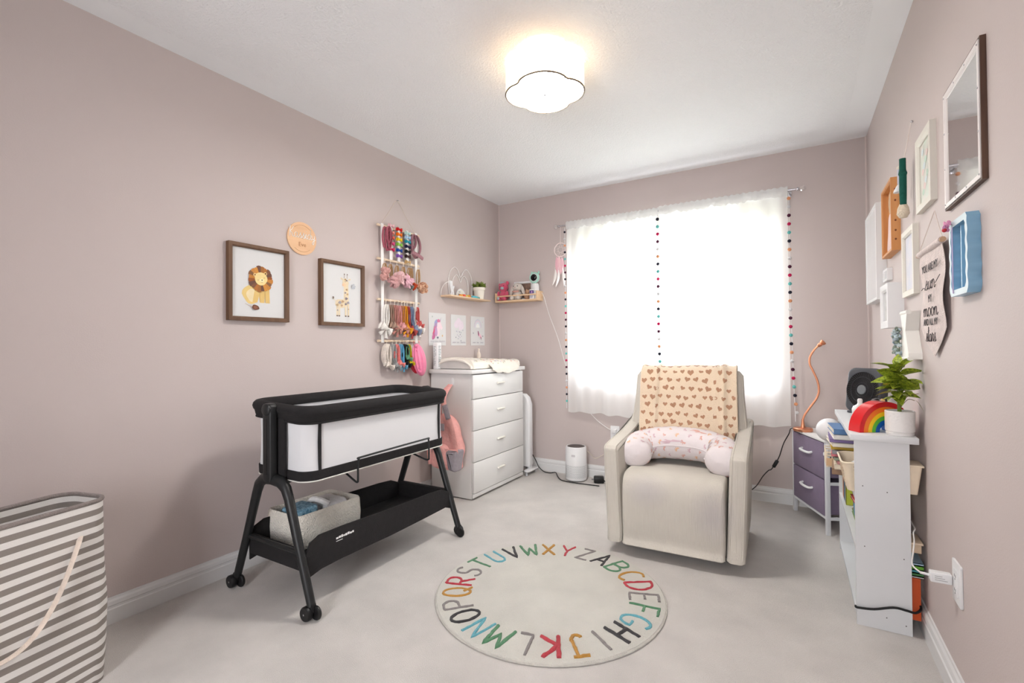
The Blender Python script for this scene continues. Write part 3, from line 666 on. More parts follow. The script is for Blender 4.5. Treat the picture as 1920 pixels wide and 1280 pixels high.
# ---------------------------------------------------------------- window dressing
RZ0 = 2.135
t = thing('curtain_rod', 'slim metal curtain rod with crystal ball ends above the window', 'curtain rod', (1.55, D, RZ0))
MB().tube([(-.88, -.075, 0), (.86, -.075, .012)], .008, 12).obj('rod', m_steel, t)
for x in (-.84, .825):
    b = MB().tube([(x, -.075, .0), (x, -.004, .0)], .005, 8); b.box((x - .012, -.006, -.02), (x + .012, -.0005, .02), .002); b.obj('bracket', m_steel, t)
for x, z in ((-.885, 0), (.865, .012)):
    s = -1 if x < 0 else 1
    f = MB().lathe([(.009, 0), (.012, .008), (.009, .016)], 12, mx=at(x, -.075, z) @ RY(s * PI / 2)).obj('finial_collar', m_steel, t)
    b = MB()
    b.ball((x + s * .036, -.075, z), .021, seg=10, rings=7); b.obj('crystal_ball', m_clear, f, smooth=0)
POM = {'o': (240, 168, 124), 'w': (232, 232, 234), 'm': (84, 36, 62), 'c': (206, 36, 92), 't': (110, 200, 196), 'n': (38, 38, 54)}
pm = {k: mat('pompom_' + k, v, .95, var=.08, vs=80, bump=.8, bs=300) for k, v in POM.items()}
pmesh = {}
def curtain(label, x0, x1, zt, zb, trims, seed):
    root = thing('curtain', label, 'curtain', ((x0 + x1) / 2, D - .075, zb), 0, 'white window curtains')
    w = x1 - x0; h = zt - zb
    def fold(u, v):
        x = (u - .5) * w
        y = .010 * sin(u * 19 + seed) * (.35 + .65 * v) + .007 * sin(u * 43 + seed * 2 + v * 1.5) + .010 * v * sin(u * 5 + seed)
        return x, y
    def cl(u, v):
        x, y = fold(u, v); z = h * (1 - v) + .008 * sin(u * 4 + seed) * v - .006 * sin(u * 30) * v ** 8
        return (x, y - .012 * min(1, v * 14), z)
    b = MB(); b.grid(cl, 90, 40); b.obj('panel', m_curtain, root, smooth=80)
    def hd(u, v):
        x = (u - .5) * w; a = 2 * PI * v
        return (x, .018 * cos(a) + .004 * sin(u * 90), h + .010 + (.034 + .004 * sin(u * 140)) * sin(a))
    b = MB(); b.grid(hd, 90, 12); b.obj('rod_pocket', m_curtain, root, smooth=80)
    for side, seq, start, n, r in trims:
        u = 0 if side < 0 else 1; x, y = fold(u, .5); x += side * .006; y = min(y, 0) - (.034 if trims[-1][0] == 1 and len(trims) == 2 and side > 0 else .004)
        z0 = h - start; dz = (h - start - .10) / (n - 1) if side != 9 else .057
        MB().tube([(x, y - .018, h - .01), (x + .002, y - .018, h * .5), (x + (.02 if side > 0 else .004), y - .018, .04)], .0022, 5).obj('trim_cord', m_curtain if False else K((236, 236, 238), .8), root)
        for k in range(n):
            c = seq[k % len(seq)]
            if (c, r) not in pmesh:
                me = MB().ball((0, 0, 0), r, seg=10, rings=7)
                o = me.obj('pompom', pm[c], root, smooth=60); pmesh[(c, r)] = o.data
            else:
                o = bpy.data.objects.new('pompom', pmesh[(c, r)]); COL.objects.link(o); o.parent = root
            f = k / (n - 1); q = max(0, f - .55)
            o.location = (x + (.07 * q * q * 2 if side > 0 else .006 * f), y - .021, z0 - k * dz)
    return root
curtain('white sheer curtain nearest the corner ledge, pompom trim on both edges', .728, 1.500, RZ0 - .012, .54, ((-1, 'nwontcm', .05, 26, .0095), (1, 'ntcmwo', .06, 26, .0125)), 1.0)
curtain('wide white sheer curtain behind the armchair, pompom trim beside the lamp', 1.506, 2.364, RZ0 - .004, .545, ((1, 'owmctn', .045, 26, .0115),), 2.3)

# dreamcatcher hanging from the end of the rod
t = thing('dreamcatcher', 'small dreamcatcher with pink and white feathers hanging beside the curtain', 'dreamcatcher', (.675, D - .085, 1.93))
m_dc = K((238, 222, 220), .7)
MB().tube([(.058 * cos(q), 0, .058 * sin(q)) for q in [2 * PI * k / 32 for k in range(32)]], .0035, 6, closed=True).obj('hoop', m_dc, t)
b = MB().tube([(.0, 0, .06), (.002, 0, .20)], .0015, 5)
for k in range(8):
    a0, a1 = 2 * PI * k / 8, 2 * PI * (k + 3) / 8; b.tube([(.056 * cos(a0), 0, .056 * sin(a0)), (.056 * cos(a1), 0, .056 * sin(a1))], .0008, 4)
b.obj('string', m_dc, t)
def feather(b, x, z, L, w, lean=0, bend=0):
    n = 8; vs = []; 
    for k in range(n + 1):
        f = k / n; ww = w * sin(PI * min(1, f * .92 + .06)) ** .8; cx = x + lean * f + bend * f * f
        vs += [(cx - ww, .004 * sin(f * 3), z - L * f), (cx, -.006, z - L * f), (cx + ww, .004 * sin(f * 3), z - L * f)]
    fs = []
    for k in range(n): fs += [(3 * k, 3 * k + 1, 3 * k + 4, 3 * k + 3), (3 * k + 1, 3 * k + 2, 3 * k + 5, 3 * k + 4)]
    b.add(vs, fs); b.tube([(x, -.004, z + .02), (x + lean * .5 + bend * .25, -.007, z - L * .5), (x + lean + bend, -.004, z - L * 1.05)], .0012, 4)
for nm, x, z, L, w, ln, bd, m in (('feather', -.035, -.06, .14, .020, .004, 0, K((240, 192, 202), .9)), ('feather', -.015, -.06, .15, .022, .012, .004, K((244, 204, 210), .9)), ('feather', .012, -.07, .12, .018, .0, .004, K((240, 196, 206), .9)), ('feather', -.05, -.165, .13, .014, .004, -.03, K((240, 236, 232), .9)), ('feather', -.02, -.17, .14, .014, .004, -.03, K((244, 240, 238), .9)), ('feather', .02, -.16, .15, .014, .006, .006, K((246, 244, 242), .9))):
    b = MB(); feather(b, x, z, L, w, ln, bd); b.obj(nm, m, t, smooth=60)

# ---------------------------------------------------------------- cords and outlets
def cord(name, label, pts, r, m, n=6):
    pts = [V(p) for p in pts]; o0 = pts[0].copy()
    b = MB().tube(catmull([p - o0 for p in pts], n), r, 6); o = b.obj(name, m, smooth=60); o.location = o0; return tag(o, label, 'cord')
m_cordw = K((236, 234, 232), .5); m_cordb = K((34, 32, 32), .5)
cord('monitor_cord', 'thin white cord running down the wall from the baby monitor', [(.452, 3.757, 1.58), (.470, 3.788, 1.56), (.526, 3.790, 1.382), (.61, 3.790, 1.17), (.69, 3.790, .91), (.80, 3.790, .66), (.94, 3.790, .5), (1.04, 3.788, .43), (1.08, 3.780, .415)], .0028, m_cordw)
def outlet(o, w=.072, h=.115):
    MB().puff(rrect(w, h, .006), -.007, 0, .002, 'y').obj('plate', m_wplastic, o)
    MB().puff(rrect(w * .5, h * .62, .004), -.0095, -.006, .001, 'y').obj('socket_face', m_wplastic, o)
    b = MB()
    for z in (-.021, .021):
        for x in (-.006, .006): b.box((x - .001, -.0100, z - .004), (x + .001, -.0094, z + .004))
        b.prism(circ(.0022, 10, 0, z - .010), -.0100, -.0094, 'y')
    b.obj('slots', m_blackplastic, o, smooth=0)['kind'] = 'stuff'
t = onback('wall_outlet', 'white wall outlet with a plug under the curtain behind the armchair', 'outlet', 1.113, .385)
outlet(t, .075, .12); MB().box((-.02, -.035, .005), (.018, -.0095, .035), .004).obj('plug', m_wplastic, t)
t = onright('wall_outlet', 'white wall outlet low on the wall beside the bookshelf', 'outlet', 1.92, .378)
outlet(t, .085, .125)
t = thing('phone_charger', 'white charger plugged into the outlet beside the bookshelf', 'charger', (W - .010, 1.955, .375), RIGHT)
MB().box((-.014, -.052, -.016), (.014, -.0005, .014), .003).obj('plug_body', m_wplastic, t)
b = MB()
for k in range(3): b.box((.0141, -.042, -.008 + .006 * k), (.01425, -.012 - .006 * k, -.006 + .006 * k))
b.obj('fine_print', K((170, 170, 172)), t, smooth=0)
MB().tube([(0, -.052, .0), (.0, -.075, .002)], .0042, 8).obj('cable_plug', m_wplastic, t)
cord('charger_cord', 'short white cable from the charger into the back of the bookshelf', [(W - .085, 1.955, .378), (2.715, 2.03, .37), (2.735, 2.14, .372), (2.752, 2.22, .385), (2.762, 2.292, .395), (2.772, 2.33, .40), (2.775, 2.42, .40)], .0025, m_cordw)
cord('heater_cord', 'dark cord looping along the floor from heater to the adapter', [(.418, 3.66, .16), (.428, 3.70, .10), (.445, 3.715, .05), (.49, 3.72, .012), (.55, 3.72, .006), (.60, 3.735, .012), (.66, 3.65, .006), (.74, 3.56, .006), (.86, 3.545, .006), (.95, 3.55, .006), (1.06, 3.56, .006)], .004, m_cordb)
cord('purifier_cord', 'thin pale cord from the air purifier towards the outlet', [(.910, 3.70, .235), (.93, 3.75, .19), (.95, 3.77, .165), (1.0, 3.785, .19), (1.06, 3.785, .235), (1.11, 3.785, .30)], .0026, K((216, 206, 190), .5))
t = thing('power_adapter', 'black power adapter lying on the carpet beside the armchair', 'adapter', (1.02, 3.66, 0), .4)
MB().box((-.04, -.03, .001), (.04, .03, .052), .008).obj('body', m_blackplastic, t)
b = MB().box((-.058, -.012, .022), (-.04, -.009, .028)); b.box((-.058, .009, .022), (-.04, .012, .028)); b.obj('prongs', m_steel, t)
MB().tube([(.04, -.01, .02), (.07, -.05, .012), (.1, -.06, .006)], .005, 6).obj('lead', m_blackplastic, t)

# ---------------------------------------------------------------- dresser
t = thing('dresser', 'white four drawer dresser standing in the room corner', 'dresser', (.2, 3.155, 0))
X0, X1, Yn, Yf = .016, .385, 2.79, 3.52
b = MB().box((X0, Yn, .008), (X1, Yn + .018, .905)); b.box((X0, Yf - .018, .008), (X1, Yf, .905)); b.box((X0, Yn + .018, .035), (X0 + .008, Yf - .018, .905)); b.box((X0 + .008, Yn + .018, .036), (X1, Yf - .018, .075))
b.obj('body', m_white, t, 0, w=True)
MB().box((X0 - .001, Yn - .022, .907), (X1 + .026, Yf + .026, .937), .004).obj('top', m_white, t, w=True)
for k, (z0, z1) in enumerate(((.727, .900), (.500, .722), (.273, .495), (.050, .268))):
    d = MB().box((X1 + .001, Yn + .003, z0), (X1 + .019, Yf - .003, z1), .002).obj('drawer', m_white, t, w=True)
    zc = (z0 + z1) / 2 + .01; b = MB()
    b.puff([(-.05, -.004), (.05, -.004), (.046, .008), (-.046, .008)], 0, .018, .004, 'y', mx=at(X1 + .019, (Yn + Yf) / 2, zc) @ RZ(-PI / 2))
    b.obj('handle', mat('cream_handle', (236, 232, 222), .4), d, w=False)
    d.children[0].data.transform(Matrix.Translation(-t.location))
MB().box((X1 + .001, Yn, .016), (X1 + .014, Yf, .046), .002).obj('plinth', m_white, t, w=True)
for x in (X0 + .04, X1 - .04):
    for y in (Yn + .045, Yf - .045): MB().lathe([(.02, 0), (.022, .015), (.022, .0195)], 12, mx=at(x, y, 0)).obj('foot', m_blackplastic, t, w=True)
MB().box((X0 + .009, Yn + .019, .021), (X1 - .002, Yf - .019, .0349)).obj('bottom_board', m_white, t, 0, w=True)
# changing pad
t = thing('changing_pad', 'contoured baby changing pad in a floral cream cover on the dresser', 'changing pad', (.205, 3.17, .9375))
m_floral = mat('floral_cream_cover', (236, 230, 220), .9, var=.02, vs=20, bump=.5, bs=25)
def padz(x):   # x -1..1 across
    return .030 + .042 * abs(x) ** 2.2
def pad(u, v):
    a = 2 * PI * u; x = cos(a); z = sin(a); xx = .185 * (abs(x) ** .7) * (1 if x > 0 else -1); ll = -.34 + .68 * v
    e = 1 - .05 * (abs(2 * v - 1) ** 6)
    top = .052 + .04 * (abs(x)) ** 2 * .6 + .030 * (1 - v) * (1 - x * x) + .006 * sin(v * 23) * sin(x * 5 + 2)
    return (xx * e, ll, (.004 if z < 0 else top * abs(z) ** .5 + .004))
b = MB(); b.grid(pad, 40, 24, 0, True); b.obj('cover', m_floral, t, smooth=70)
b = MB(); e_ = [pad(k / 40, 0) for k in range(40)]; b.add([(p[0], -.339, p[2]) for p in e_], [tuple(range(40))]); b.obj('cover_end', m_floral, t, 0)
arch = [(.155 * cos(PI * k / 16), .004 + .062 * sin(PI * k / 16)) for k in range(17)]
MB().prism(arch, -.3445, -.30, 'y').obj('lining', K((196, 192, 188), .8), t)
MB().tube([(p[0] * 1.06, -.346, p[1] * 1.10) for p in arch], .010, 8).obj('elastic_edge', m_floral, t, smooth=60)
def ovh(u, v):
    y = -.15 + .40 * u; dr = .028 * min(1, 4 * u) * min(1, 5 * (1 - u)) * (1 + .25 * sin(u * 14)); q = [(.16, .050), (.198, .018), (.2165, .004), (.2195, -.012), (.220, -.012 - dr)]
    k = min(3, int(v * 4)); f = v * 4 - k; return (q[k][0] + (q[k + 1][0] - q[k][0]) * f + .003 * sin(u * 25) * v, y, q[k][1] + (q[k + 1][1] - q[k][1]) * f)
b = MB(); b.grid(ovh, 30, 12); b.grid(lambda u, v: V(ovh(u, v)) + V((.003, 0, .002)), 30, 12); b.obj('overhang', m_floral, t, smooth=80)
a2 = MB(); r = random.Random(11); fm = [K((222, 176, 160), .9), K((196, 190, 160), .9), K((206, 196, 204), .9)]
for k in range(150):
    u = .02 + .46 * r.random(); v = .04 + .92 * r.random(); p = V(pad(u, v)); dx = V(pad(u + .004, v)) - p; dy = V(pad(u, v + .01)) - p
    nrm = dy.cross(dx); nrm = nrm.normalized() if nrm.length else V((0, 0, 1))
    if nrm.z < 0: nrm = -nrm
    tx = dx.normalized(); ty = nrm.cross(tx); s = .004 + .006 * r.random(); ph = r.random() * 6
    a2.add([p + nrm * .0016 + tx * s * (1 + .4 * cos(3 * q)) * cos(q + ph) + ty * s * (1 + .4 * cos(3 * q)) * sin(q + ph) for q in [2 * PI * j / 9 for j in range(9)]], [tuple(range(9))], k % 3)
a2.obj('floral_print', fm, t, 0)
t = thing('lotion_bottle', 'tall white printed bottle at the wall end of the dresser', 'bottle', (.048, 2.825, .9375))
MB().puff(rrect(.05, .05, .012), 0, .20, .006, 'z').obj('body', m_wplastic, t)
b = MB(); r = random.Random(5)
for k in range(13): b.box((.0252, -.016, .02 + .0125 * k), (.0256, -.016 + .018 + .012 * r.random(), .026 + .0125 * k))
for k in range(12): b.box((-.014, -.0256, .03 + .0125 * k), (-.014 + .012 + .014 * r.random(), -.0252, .035 + .0125 * k))
b.obj('printed_text', K((150, 158, 158)), t, smooth=0)
t = thing('baby_bottle', 'slim cream bottle standing behind the changing pad', 'bottle', (.035, 3.40, .9375))
MB().lathe([(0, 0), (.016, 0), (.017, .10), (.012, .115), (.008, .125), (.009, .15), (0, .152)], 16).obj('body', K((232, 218, 204), .5), t)
# hook and backpack on the near side
t = thing('adhesive_hook', 'white adhesive hook on the side of the dresser', 'hook', (.222, 2.79, .83))
b = MB().puff(rrect(.02, .055, .008, cy=.018), -.004, -.0004, .001, 'y'); b.tube(catmull([(0, -.004, .0), (0, -.014, -.008), (0, -.022, -.004), (0, -.022, .006)], 4), .004, 6); b.obj('body', m_wplastic, t)
t = thing('backpack', 'pink child backpack with grey trim hanging from the dresser hook', 'backpack', (.235, 2.70, .24))
m_pk = mat('pink_canvas', (234, 172, 166), .85, var=.08, vs=25, bump=.5, bs=60); m_gk = mat('grey_mesh_trim', (150, 142, 148), .85, var=.08, vs=60, bump=.4, bs=200)
body = [(-.11, .03), (-.09, -.005), (.05, -.015), (.11, .0), (.125, .06), (.118, .18), (.10, .28), (.05, .355), (-.02, .385), (-.085, .36), (-.115, .27), (-.12, .14)]
def pk(b):   # soft slumped folds
    b.v = [p + V((.006 * sin(p.z * 40 + p.x * 20), .010 * sin(p.z * 28 + p.x * 33), 0)) for p in b.v]; return b
pk(MB().puff([tuple(p)[:2] for p in catmull([(p[0], p[1], 0) for p in body], 4, True)], -.055, .072, .05, 'y', n=5)).obj('body', m_pk, t, smooth=70)
pk(MB().puff(rrect(.15, .17, .045, 6, cx=-.012, cy=.095), -.085, -.03, .03, 'y', n=4)).obj('front_pocket', m_pk, t, smooth=70)
pk(MB().puff(rrect(.085, .15, .022, 6, cx=.088, cy=.07), -.080, .03, .028, 'y', n=4)).obj('side_pocket', m_gk, t, smooth=70)
MB().tube([(.05, -.082, .148), (.09, -.086, .152), (.13, -.06, .146)], .004, 6).obj('pocket_hem', m_pk, t)
def strap(nm, pts, w, m): MB().tube(catmull(pts, 6), w, 8, sq=.22, up=(1, .15, 0)).obj(nm, m, t, smooth=60)
strap('strap', [(-.015, .060, .588), (-.04, -.045, .50), (-.065, -.062, .40), (-.09, -.074, .27), (-.098, -.08, .14), (-.09, -.075, .03)], .019, m_pk)
strap('strap', [(-.011, .060, .588), (.012, -.045, .51), (.040, -.062, .42), (.085, -.066, .33), (.112, -.06, .22), (.118, -.05, .12)], .019, m_pk)
strap('handle', [(-.035, -.02, .37), (-.026, -.03, .48), (-.013, .058, .588), (.0, -.03, .48), (.022, -.02, .37)], .009, m_pk)
strap('grey_webbing', [(-.030, -.040, .545), (-.05, -.058, .46), (-.066, -.066, .40)], .0205, m_gk)
strap('grey_webbing', [(.030, -.060, .455), (.052, -.066, .405), (.07, -.07, .36)], .0205, m_gk)
for c, w_, h_, ry in ((-.094, .034, .13, .06), (.012, .042, .05, 0)):
    MB().puff(rrect(w_, h_, .005, cx=c, cy=.25 if c < 0 else .30), -.094 if c < 0 else -.076, -.066, .003, 'y').obj('grey_panel', m_gk, t)
b = MB()
for q in range(6): b.box((-.101, -.0952, .215 + .012 * q), (-.087 + .004 * (q % 2), -.0942, .220 + .012 * q))
b.obj('strap_print', K((70, 66, 70)), t, smooth=0)

# panel heater between dresser and back wall
t = thing('panel_heater', 'slim white upright panel heater between dresser and back wall', 'heater', (.22, 3.64, 0))
MB().puff([tuple(p)[:2] for p in [(-.19, .06), (.185, .06), (.195, .08), (.195, .60), (.175, .66), (.14, .69), (-.19, .69)]], -.035, .035, .015, 'y').obj('panel', m_wplastic, t)
b = MB().puff(rrect(.06, .18, .02, cx=.19), .03, .045, .006, 'z'); b.puff(rrect(.06, .18, .02, cx=-.12), .03, .045, .006, 'z'); b.box((.17, -.02, .04), (.19, .02, .075)); b.box((-.14, -.02, .04), (-.1, .02, .075))
b.obj('foot', m_wplastic, t)
b = MB()
for x in (.19, -.12):
    for y in (-.08, .08): b.lathe([(.01, .0), (.01, .031)], 10, mx=at(x, y, 0))
b.obj('foot_pads', K((190, 190, 192)), t)

# air purifier
t = thing('air_purifier', 'white cylindrical air purifier standing on the carpet by the window wall', 'air purifier', (.826, 3.655, 0))
MB().lathe([(0, .002), (.07, .002), (.086, .012), (.088, .03), (.086, .27), (.080, .279), (.074, .279), (.070, .27), (0, .268)], 40).obj('housing', m_wplastic, t)
MB().lathe([(0, .270), (.068, .270), (.072, .277), (.066, .2795), (.04, .276), (0, .278)], 32).obj('top_grille', mat('dark_brown_gloss', (46, 34, 34), .3), t)
b = MB()
for j in range(12):
    for k in range(34):
        a = -PI * .98 + (k + .5 * (j % 2)) * PI * .96 / 34 ; z = .035 + .0085 * j
        p = at(.0868 * cos(a), .0868 * sin(a), z) @ RZ(a + PI / 2)
        b.add([(.0022 * cos(q), 0, .0022 * sin(q)) for q in [PI / 3 * i for i in range(6)]], [(0, 1, 2, 3, 4, 5)], 0, p @ at(0, -.0016, 0))
o = b.obj('air_holes', K((120, 128, 128)), t, smooth=0); o['kind'] = 'stuff'
MB().box((-.012, -.0885, .205), (.018, -.0855, .222), .001, 0, RZ(.1)).obj('badge', K((196, 192, 196)), t)
# ---------------------------------------------------------------- bassinet
t = thing('bassinet', 'black framed bedside bassinet with white mesh sides on wheels', 'bassinet', (.43, 1.745, 0))
CX, CY = .43, 1.745
def plan(hx, hy, r, n=8, bul=.02):
    o = []
    for p in rrect(2 * hx, 2 * hy, r, n):
        o.append((CX + p[0], CY + p[1] + (bul * (1 - (p[0] / hx) ** 2)) * (1 if p[1] > 0 else -1) * (abs(p[1]) / hy) ** 8))
    return o
m_mesh = translucent('white_mesh_fabric', (238, 238, 240), .10, .25)
base = plan(.19, .455, .055)
def wallpts(z, e): return [(p[0], p[1], z + ((CX - p[0]) * .04 if z > .6 else 0)) for p in inset(base, e)]   # the tub tips slightly to the room
def skin(b, zs_es, mi=0):
    n = len(base); vs = []
    for z, e in zs_es: vs += wallpts(z, e)
    b.add(vs, [(i * n + k, i * n + (k + 1) % n, (i + 1) * n + (k + 1) % n, (i + 1) * n + k) for i in range(len(zs_es) - 1) for k in range(n)], mi)
b = MB(); skin(b, [(.565, .0), (.62, .004), (.70, .006), (.79, .002)]); skin(b, [(.826, .006), (.79, .006), (.70, .010), (.62, .008), (.565, .004)]); b.obj('mesh_wall', m_mesh, t, w=True)
b = MB(); skin(b, [(.535, .006), (.533, .0), (.540, -.004), (.575, -.005), (.577, .0)]); n = len(base)
b.add(wallpts(.533, .004), [tuple(range(n))]); b.obj('base_band', m_blackfab, t, w=True)
MB().tube(wallpts(.533, -.003), .003, 6, closed=True).obj('piping', K((214, 212, 206), .6), t, w=True)
b = MB(); n = len(base); loops = []
for k in range(12):
    a = 2 * PI * k / 12; loops.append((.838 + .026 * sin(a), -.004 + .027 * cos(a)))
vs = []
for z, e in loops: vs += wallpts(z, e)
b.add(vs, [(i * n + k, i * n + (k + 1) % n, ((i + 1) % 12) * n + (k + 1) % n, ((i + 1) % 12) * n + k) for i in range(12) for k in range(n)])
b.obj('padded_rim', m_blackfab, t, smooth=70, w=True)
b = MB().tube(wallpts(.790, -.014), .0045, 6, closed=True); b.obj('rim_piping', m_blackfab, t, w=True)
b = MB(); skin(b, [(.785, -.002), (.783, -.006), (.80, -.018), (.835, -.026)]); b.obj('rim_skirt', m_blackfab, t, w=True)
b = MB().prism([(x, y) for x, y, z in wallpts(0, .02)], .54, .64); b.obj('mattress', K((238, 238, 240), .9, True), t, w=True)
b = MB()
for x, y in ((.617, 1.345), (.617, 2.145), (.243, 1.345), (.243, 2.145)):
    MB().box((x - .006, y - .006, .57), (x + .006, y + .006, .79)).obj('corner_seam', m_blackfab, t, 0, w=True)
for y, s in ((1.268, -1), (2.222, 1)):
    MB().box((.388, y - .008, .545), (.495, y + .008, .80), .004).obj('end_panel', m_blackfab, t, w=True)
for x, y0 in ((.24, 1.90), (.24, 1.66)): MB().box((x - .004, y0 - .005, .60), (x + .006, y0 + .005, .79)).obj('side_seam', K((206, 206, 208), .9), t, 0, w=True)
for y, s in ((1.238, -1), (2.252, 1)):
    p = MB().puff(rrect(.058, .34, .02, cx=.43, cy=.695), y - .018, y + .018, .008, 'y').obj('upright_post', m_black, t, w=True)
    MB().box((.421, y + s * .0165, .56), (.437, y + s * .0195, .80)).obj('slot', m_blackplastic, t, 0, w=True)
    MB().lathe([(0, .010), (.020, .009), (.027, .003), (.028, -.004)], 24, mx=at(.43, y + s * .018, .838) @ RX(PI / 2 if s < 0 else -PI / 2)).obj('pivot_knob', m_black, t, w=True)
    yl = 1.25 if s < 0 else 2.23
    path = [(.158, yl, .055), (.235, yl, .25), (.315, yl, .465), (.335, yl, .505), (.37, yl, .53), (.43, yl, .537), (.49, yl, .53), (.525, yl, .505), (.545, yl, .465), (.62, yl, .25), (.69, yl, .055)]
    MB().tube(path, [.017, .018, .02, .022, .025, .026, .025, .022, .02, .018, .017], 12).obj('leg_frame', m_black, t, w=True)
    for x in (.152, .692):
        b = MB().lathe([(0, -.013), (.026, -.013), (.029, -.008), (.029, .008), (.026, .013), (0, .013)], 20, mx=at(x - .012, yl + s * .016, .030) @ RX(PI / 2) @ RX(0))
        b.lathe([(0, -.007), (.026, -.007), (.029, -.003), (.029, .003), (.026, .007), (0, .007)], 20, mx=at(x + .016, yl - s * .008, .030) @ RX(PI / 2))
        b.box((x - .014, yl - .012, .028), (x + .014, yl + .012, .068), .005); w_ = b.obj('caster_wheel', m_blackplastic, t, w=True)
        MB().lathe([(0, .002), (.004, .001), (.004, 0)], 8, mx=at(x - .012, yl + s * .0295, .030) @ RX(-s * PI / 2)).obj('axle_cap', m_steel, w_, w=False)
        w_.children[0].data.transform(Matrix.Translation(-t.location))
    MB().tube([(.26, yl, .255), (.60, yl, .255)], .011, 8).obj('cross_rail', m_black, t, w=True)
# tray
m_tray = m_blackfab
MB().box((.245, 1.27, .168), (.615, 2.21, .176)).obj('tray_floor', m_tray, t, 0, w=True)
def side(x, nm):
    top = [(1.262, .235), (1.285, .285), (1.33, .305), (1.45, .305), (1.75, .295), (2.05, .290), (2.15, .283), (2.20, .262), (2.222, .235)]
    bot = [(2.225, .155), (2.18, .172), (2.0, .166), (1.75, .160), (1.45, .162), (1.34, .158), (1.262, .14)]
    return MB().prism(top + bot, x - .004, x + .004, 'x').obj(nm, m_tray, t, 30, w=True)
side(.632, 'tray_side'); side(.235, 'tray_side')
for y in (1.266, 2.214): MB().box((.24, y - .003, .17), (.625, y + .003, .262)).obj('tray_end', m_tray, t, 0, w=True)
b = MB(); r = random.Random(2); y_ = 1.415
for q in range(8):
    w_ = .008 + .004 * r.random(); b.box((.6362, y_, .256 + .001 * (q % 2)), (.6366, y_ + w_, .264 + .002 * (q % 3))); y_ += w_ + .0022
b.box((.6362, 1.415, .246), (.6366, 1.45, .2485)); b.obj('brand_mark', K((236, 236, 236)), t, smooth=0, w=True)
b = MB().tube(catmull([(.56, 1.53, .515), (.63, 1.525, .487), (.652, 1.522, .485), (.655, 1.522, .50), (.655, 1.523, .57), (.655, 1.530, .592), (.655, 1.56, .596), (.655, 1.98, .603), (.655, 2.008, .600), (.655, 2.015, .585), (.655, 2.016, .50), (.652, 2.016, .487), (.63, 2.01, .487), (.56, 1.99, .515)], 4), .0048, 8); b.obj('adjuster_rail', m_black, t, w=True)
b = MB().tube([(.33, 1.25, .525), (.40, 1.34, .515), (.45, 1.5, .512)], .008, 6); b.tube([(.33, 2.23, .525), (.40, 2.14, .515), (.45, 2.0, .512)], .008, 6); b.tube([(.45, 1.26, .515), (.45, 2.22, .515)], .010, 8); b.obj('under_frame', m_black, t, w=True)
b = MB().box((.352, 1.253, .575), (.378, 1.272, .605), .004); b.tube([(.365, 1.26, .605), (.372, 1.255, .64)], .004, 6); b.obj('buckle', m_blackplastic, t, w=True)

# fleece bin
t = thing('storage_bin', 'cream fleece storage bin standing on the bassinet tray', 'storage bin', (.325, 1.545, .1765))
m_fl = mat('cream_boucle', (238, 232, 220), .98, var=.05, vs=40, bump=1.0, bs=140, sheen=.4)
o1 = rrect(.25, .37, .03); o2 = inset(o1, .018); n = len(o1)
b = MB(); vs = []
for lp, z in ((inset(o1, .008), .0), (o1, .02), (inset(o1, -.004), .08), (o1, .15), (inset(o1, .006), .160), (inset(o1, .014), .158), (o2, .15), (o2, .012)): vs += [(p[0], p[1], z) for p in lp]
b.add(vs, [(i * n + k, i * n + (k + 1) % n, (i + 1) * n + (k + 1) % n, (i + 1) * n + k) for i in range(7) for k in range(n)]); b.add([(p[0], p[1], .012) for p in o2], [tuple(range(n))]); b.obj('bin_wall', m_fl, t, smooth=60)
o = thing('diaper_pack', 'blue patterned packet poking out of the cream fleece bin', 'packet', (.33, 1.46, .19))
MB().puff(rrect(.13, .12, .02), 0, .155, .012, 'z', mx=RX(.06)).obj('packet', mat('teal_print', (30, 90, 120), .5, rgb2=(150, 190, 210), vs=70), o)
o = thing('folded_cloth', 'white cloth folded inside the cream fleece bin', 'cloth', (.33, 1.62, .19))
MB().puff(rrect(.16, .13, .03), 0, .15, .03, 'z').obj('fold', K((226, 224, 224), .9, True), o); MB().tube(catmull([(-.06, -.08, .13), (-.02, -.08, .158), (.03, -.075, .16), (.06, -.05, .14)], 4), .014, 8).obj('rolled_edge', K((236, 234, 232), .9, True), o)

# ---------------------------------------------------------------- laundry hamper
t = thing('laundry_hamper', 'grey and white striped fabric laundry hamper with rope handle', 'laundry hamper', (.335, .455, 0), math.radians(15))
def striped():
    m = bpy.data.materials.new('striped_canvas'); m.use_nodes = True; nt = m.node_tree; L = nt.links.new; b = nt.nodes['Principled BSDF']; b.inputs['Roughness'].default_value = .85
    tc = nt.nodes.new('ShaderNodeTexCoord'); sp = nt.nodes.new('ShaderNodeSeparateXYZ'); L(tc.outputs['UV'], sp.inputs[0])
    a = nt.nodes.new('ShaderNodeMath'); a.operation = 'FRACT'; L(sp.outputs[1], a.inputs[0])
    g = nt.nodes.new('ShaderNodeMath'); g.operation = 'GREATER_THAN'; g.inputs[1].default_value = .5; L(a.outputs[0], g.inputs[0])
    mx = nt.nodes.new('ShaderNodeMix'); mx.data_type = 'RGBA'; mx.inputs[6].default_value = (*lin((138, 130, 124)), 1); mx.inputs[7].default_value = (*lin((226, 222, 218)), 1)
    L(g.outputs[0], mx.inputs[0]); L(mx.outputs[2], b.inputs['Base Color'])
    n = nt.nodes.new('ShaderNodeTexNoise'); n.inputs['Scale'].default_value = 300; bp = nt.nodes.new('ShaderNodeBump'); bp.inputs['Strength'].default_value = .2; bp.inputs['Distance'].default_value = .004
    L(tc.outputs['Object'], n.inputs['Vector']); L(n.outputs['Fac'], bp.inputs['Height']); L(bp.outputs['Normal'], b.inputs['Normal'])
    return m
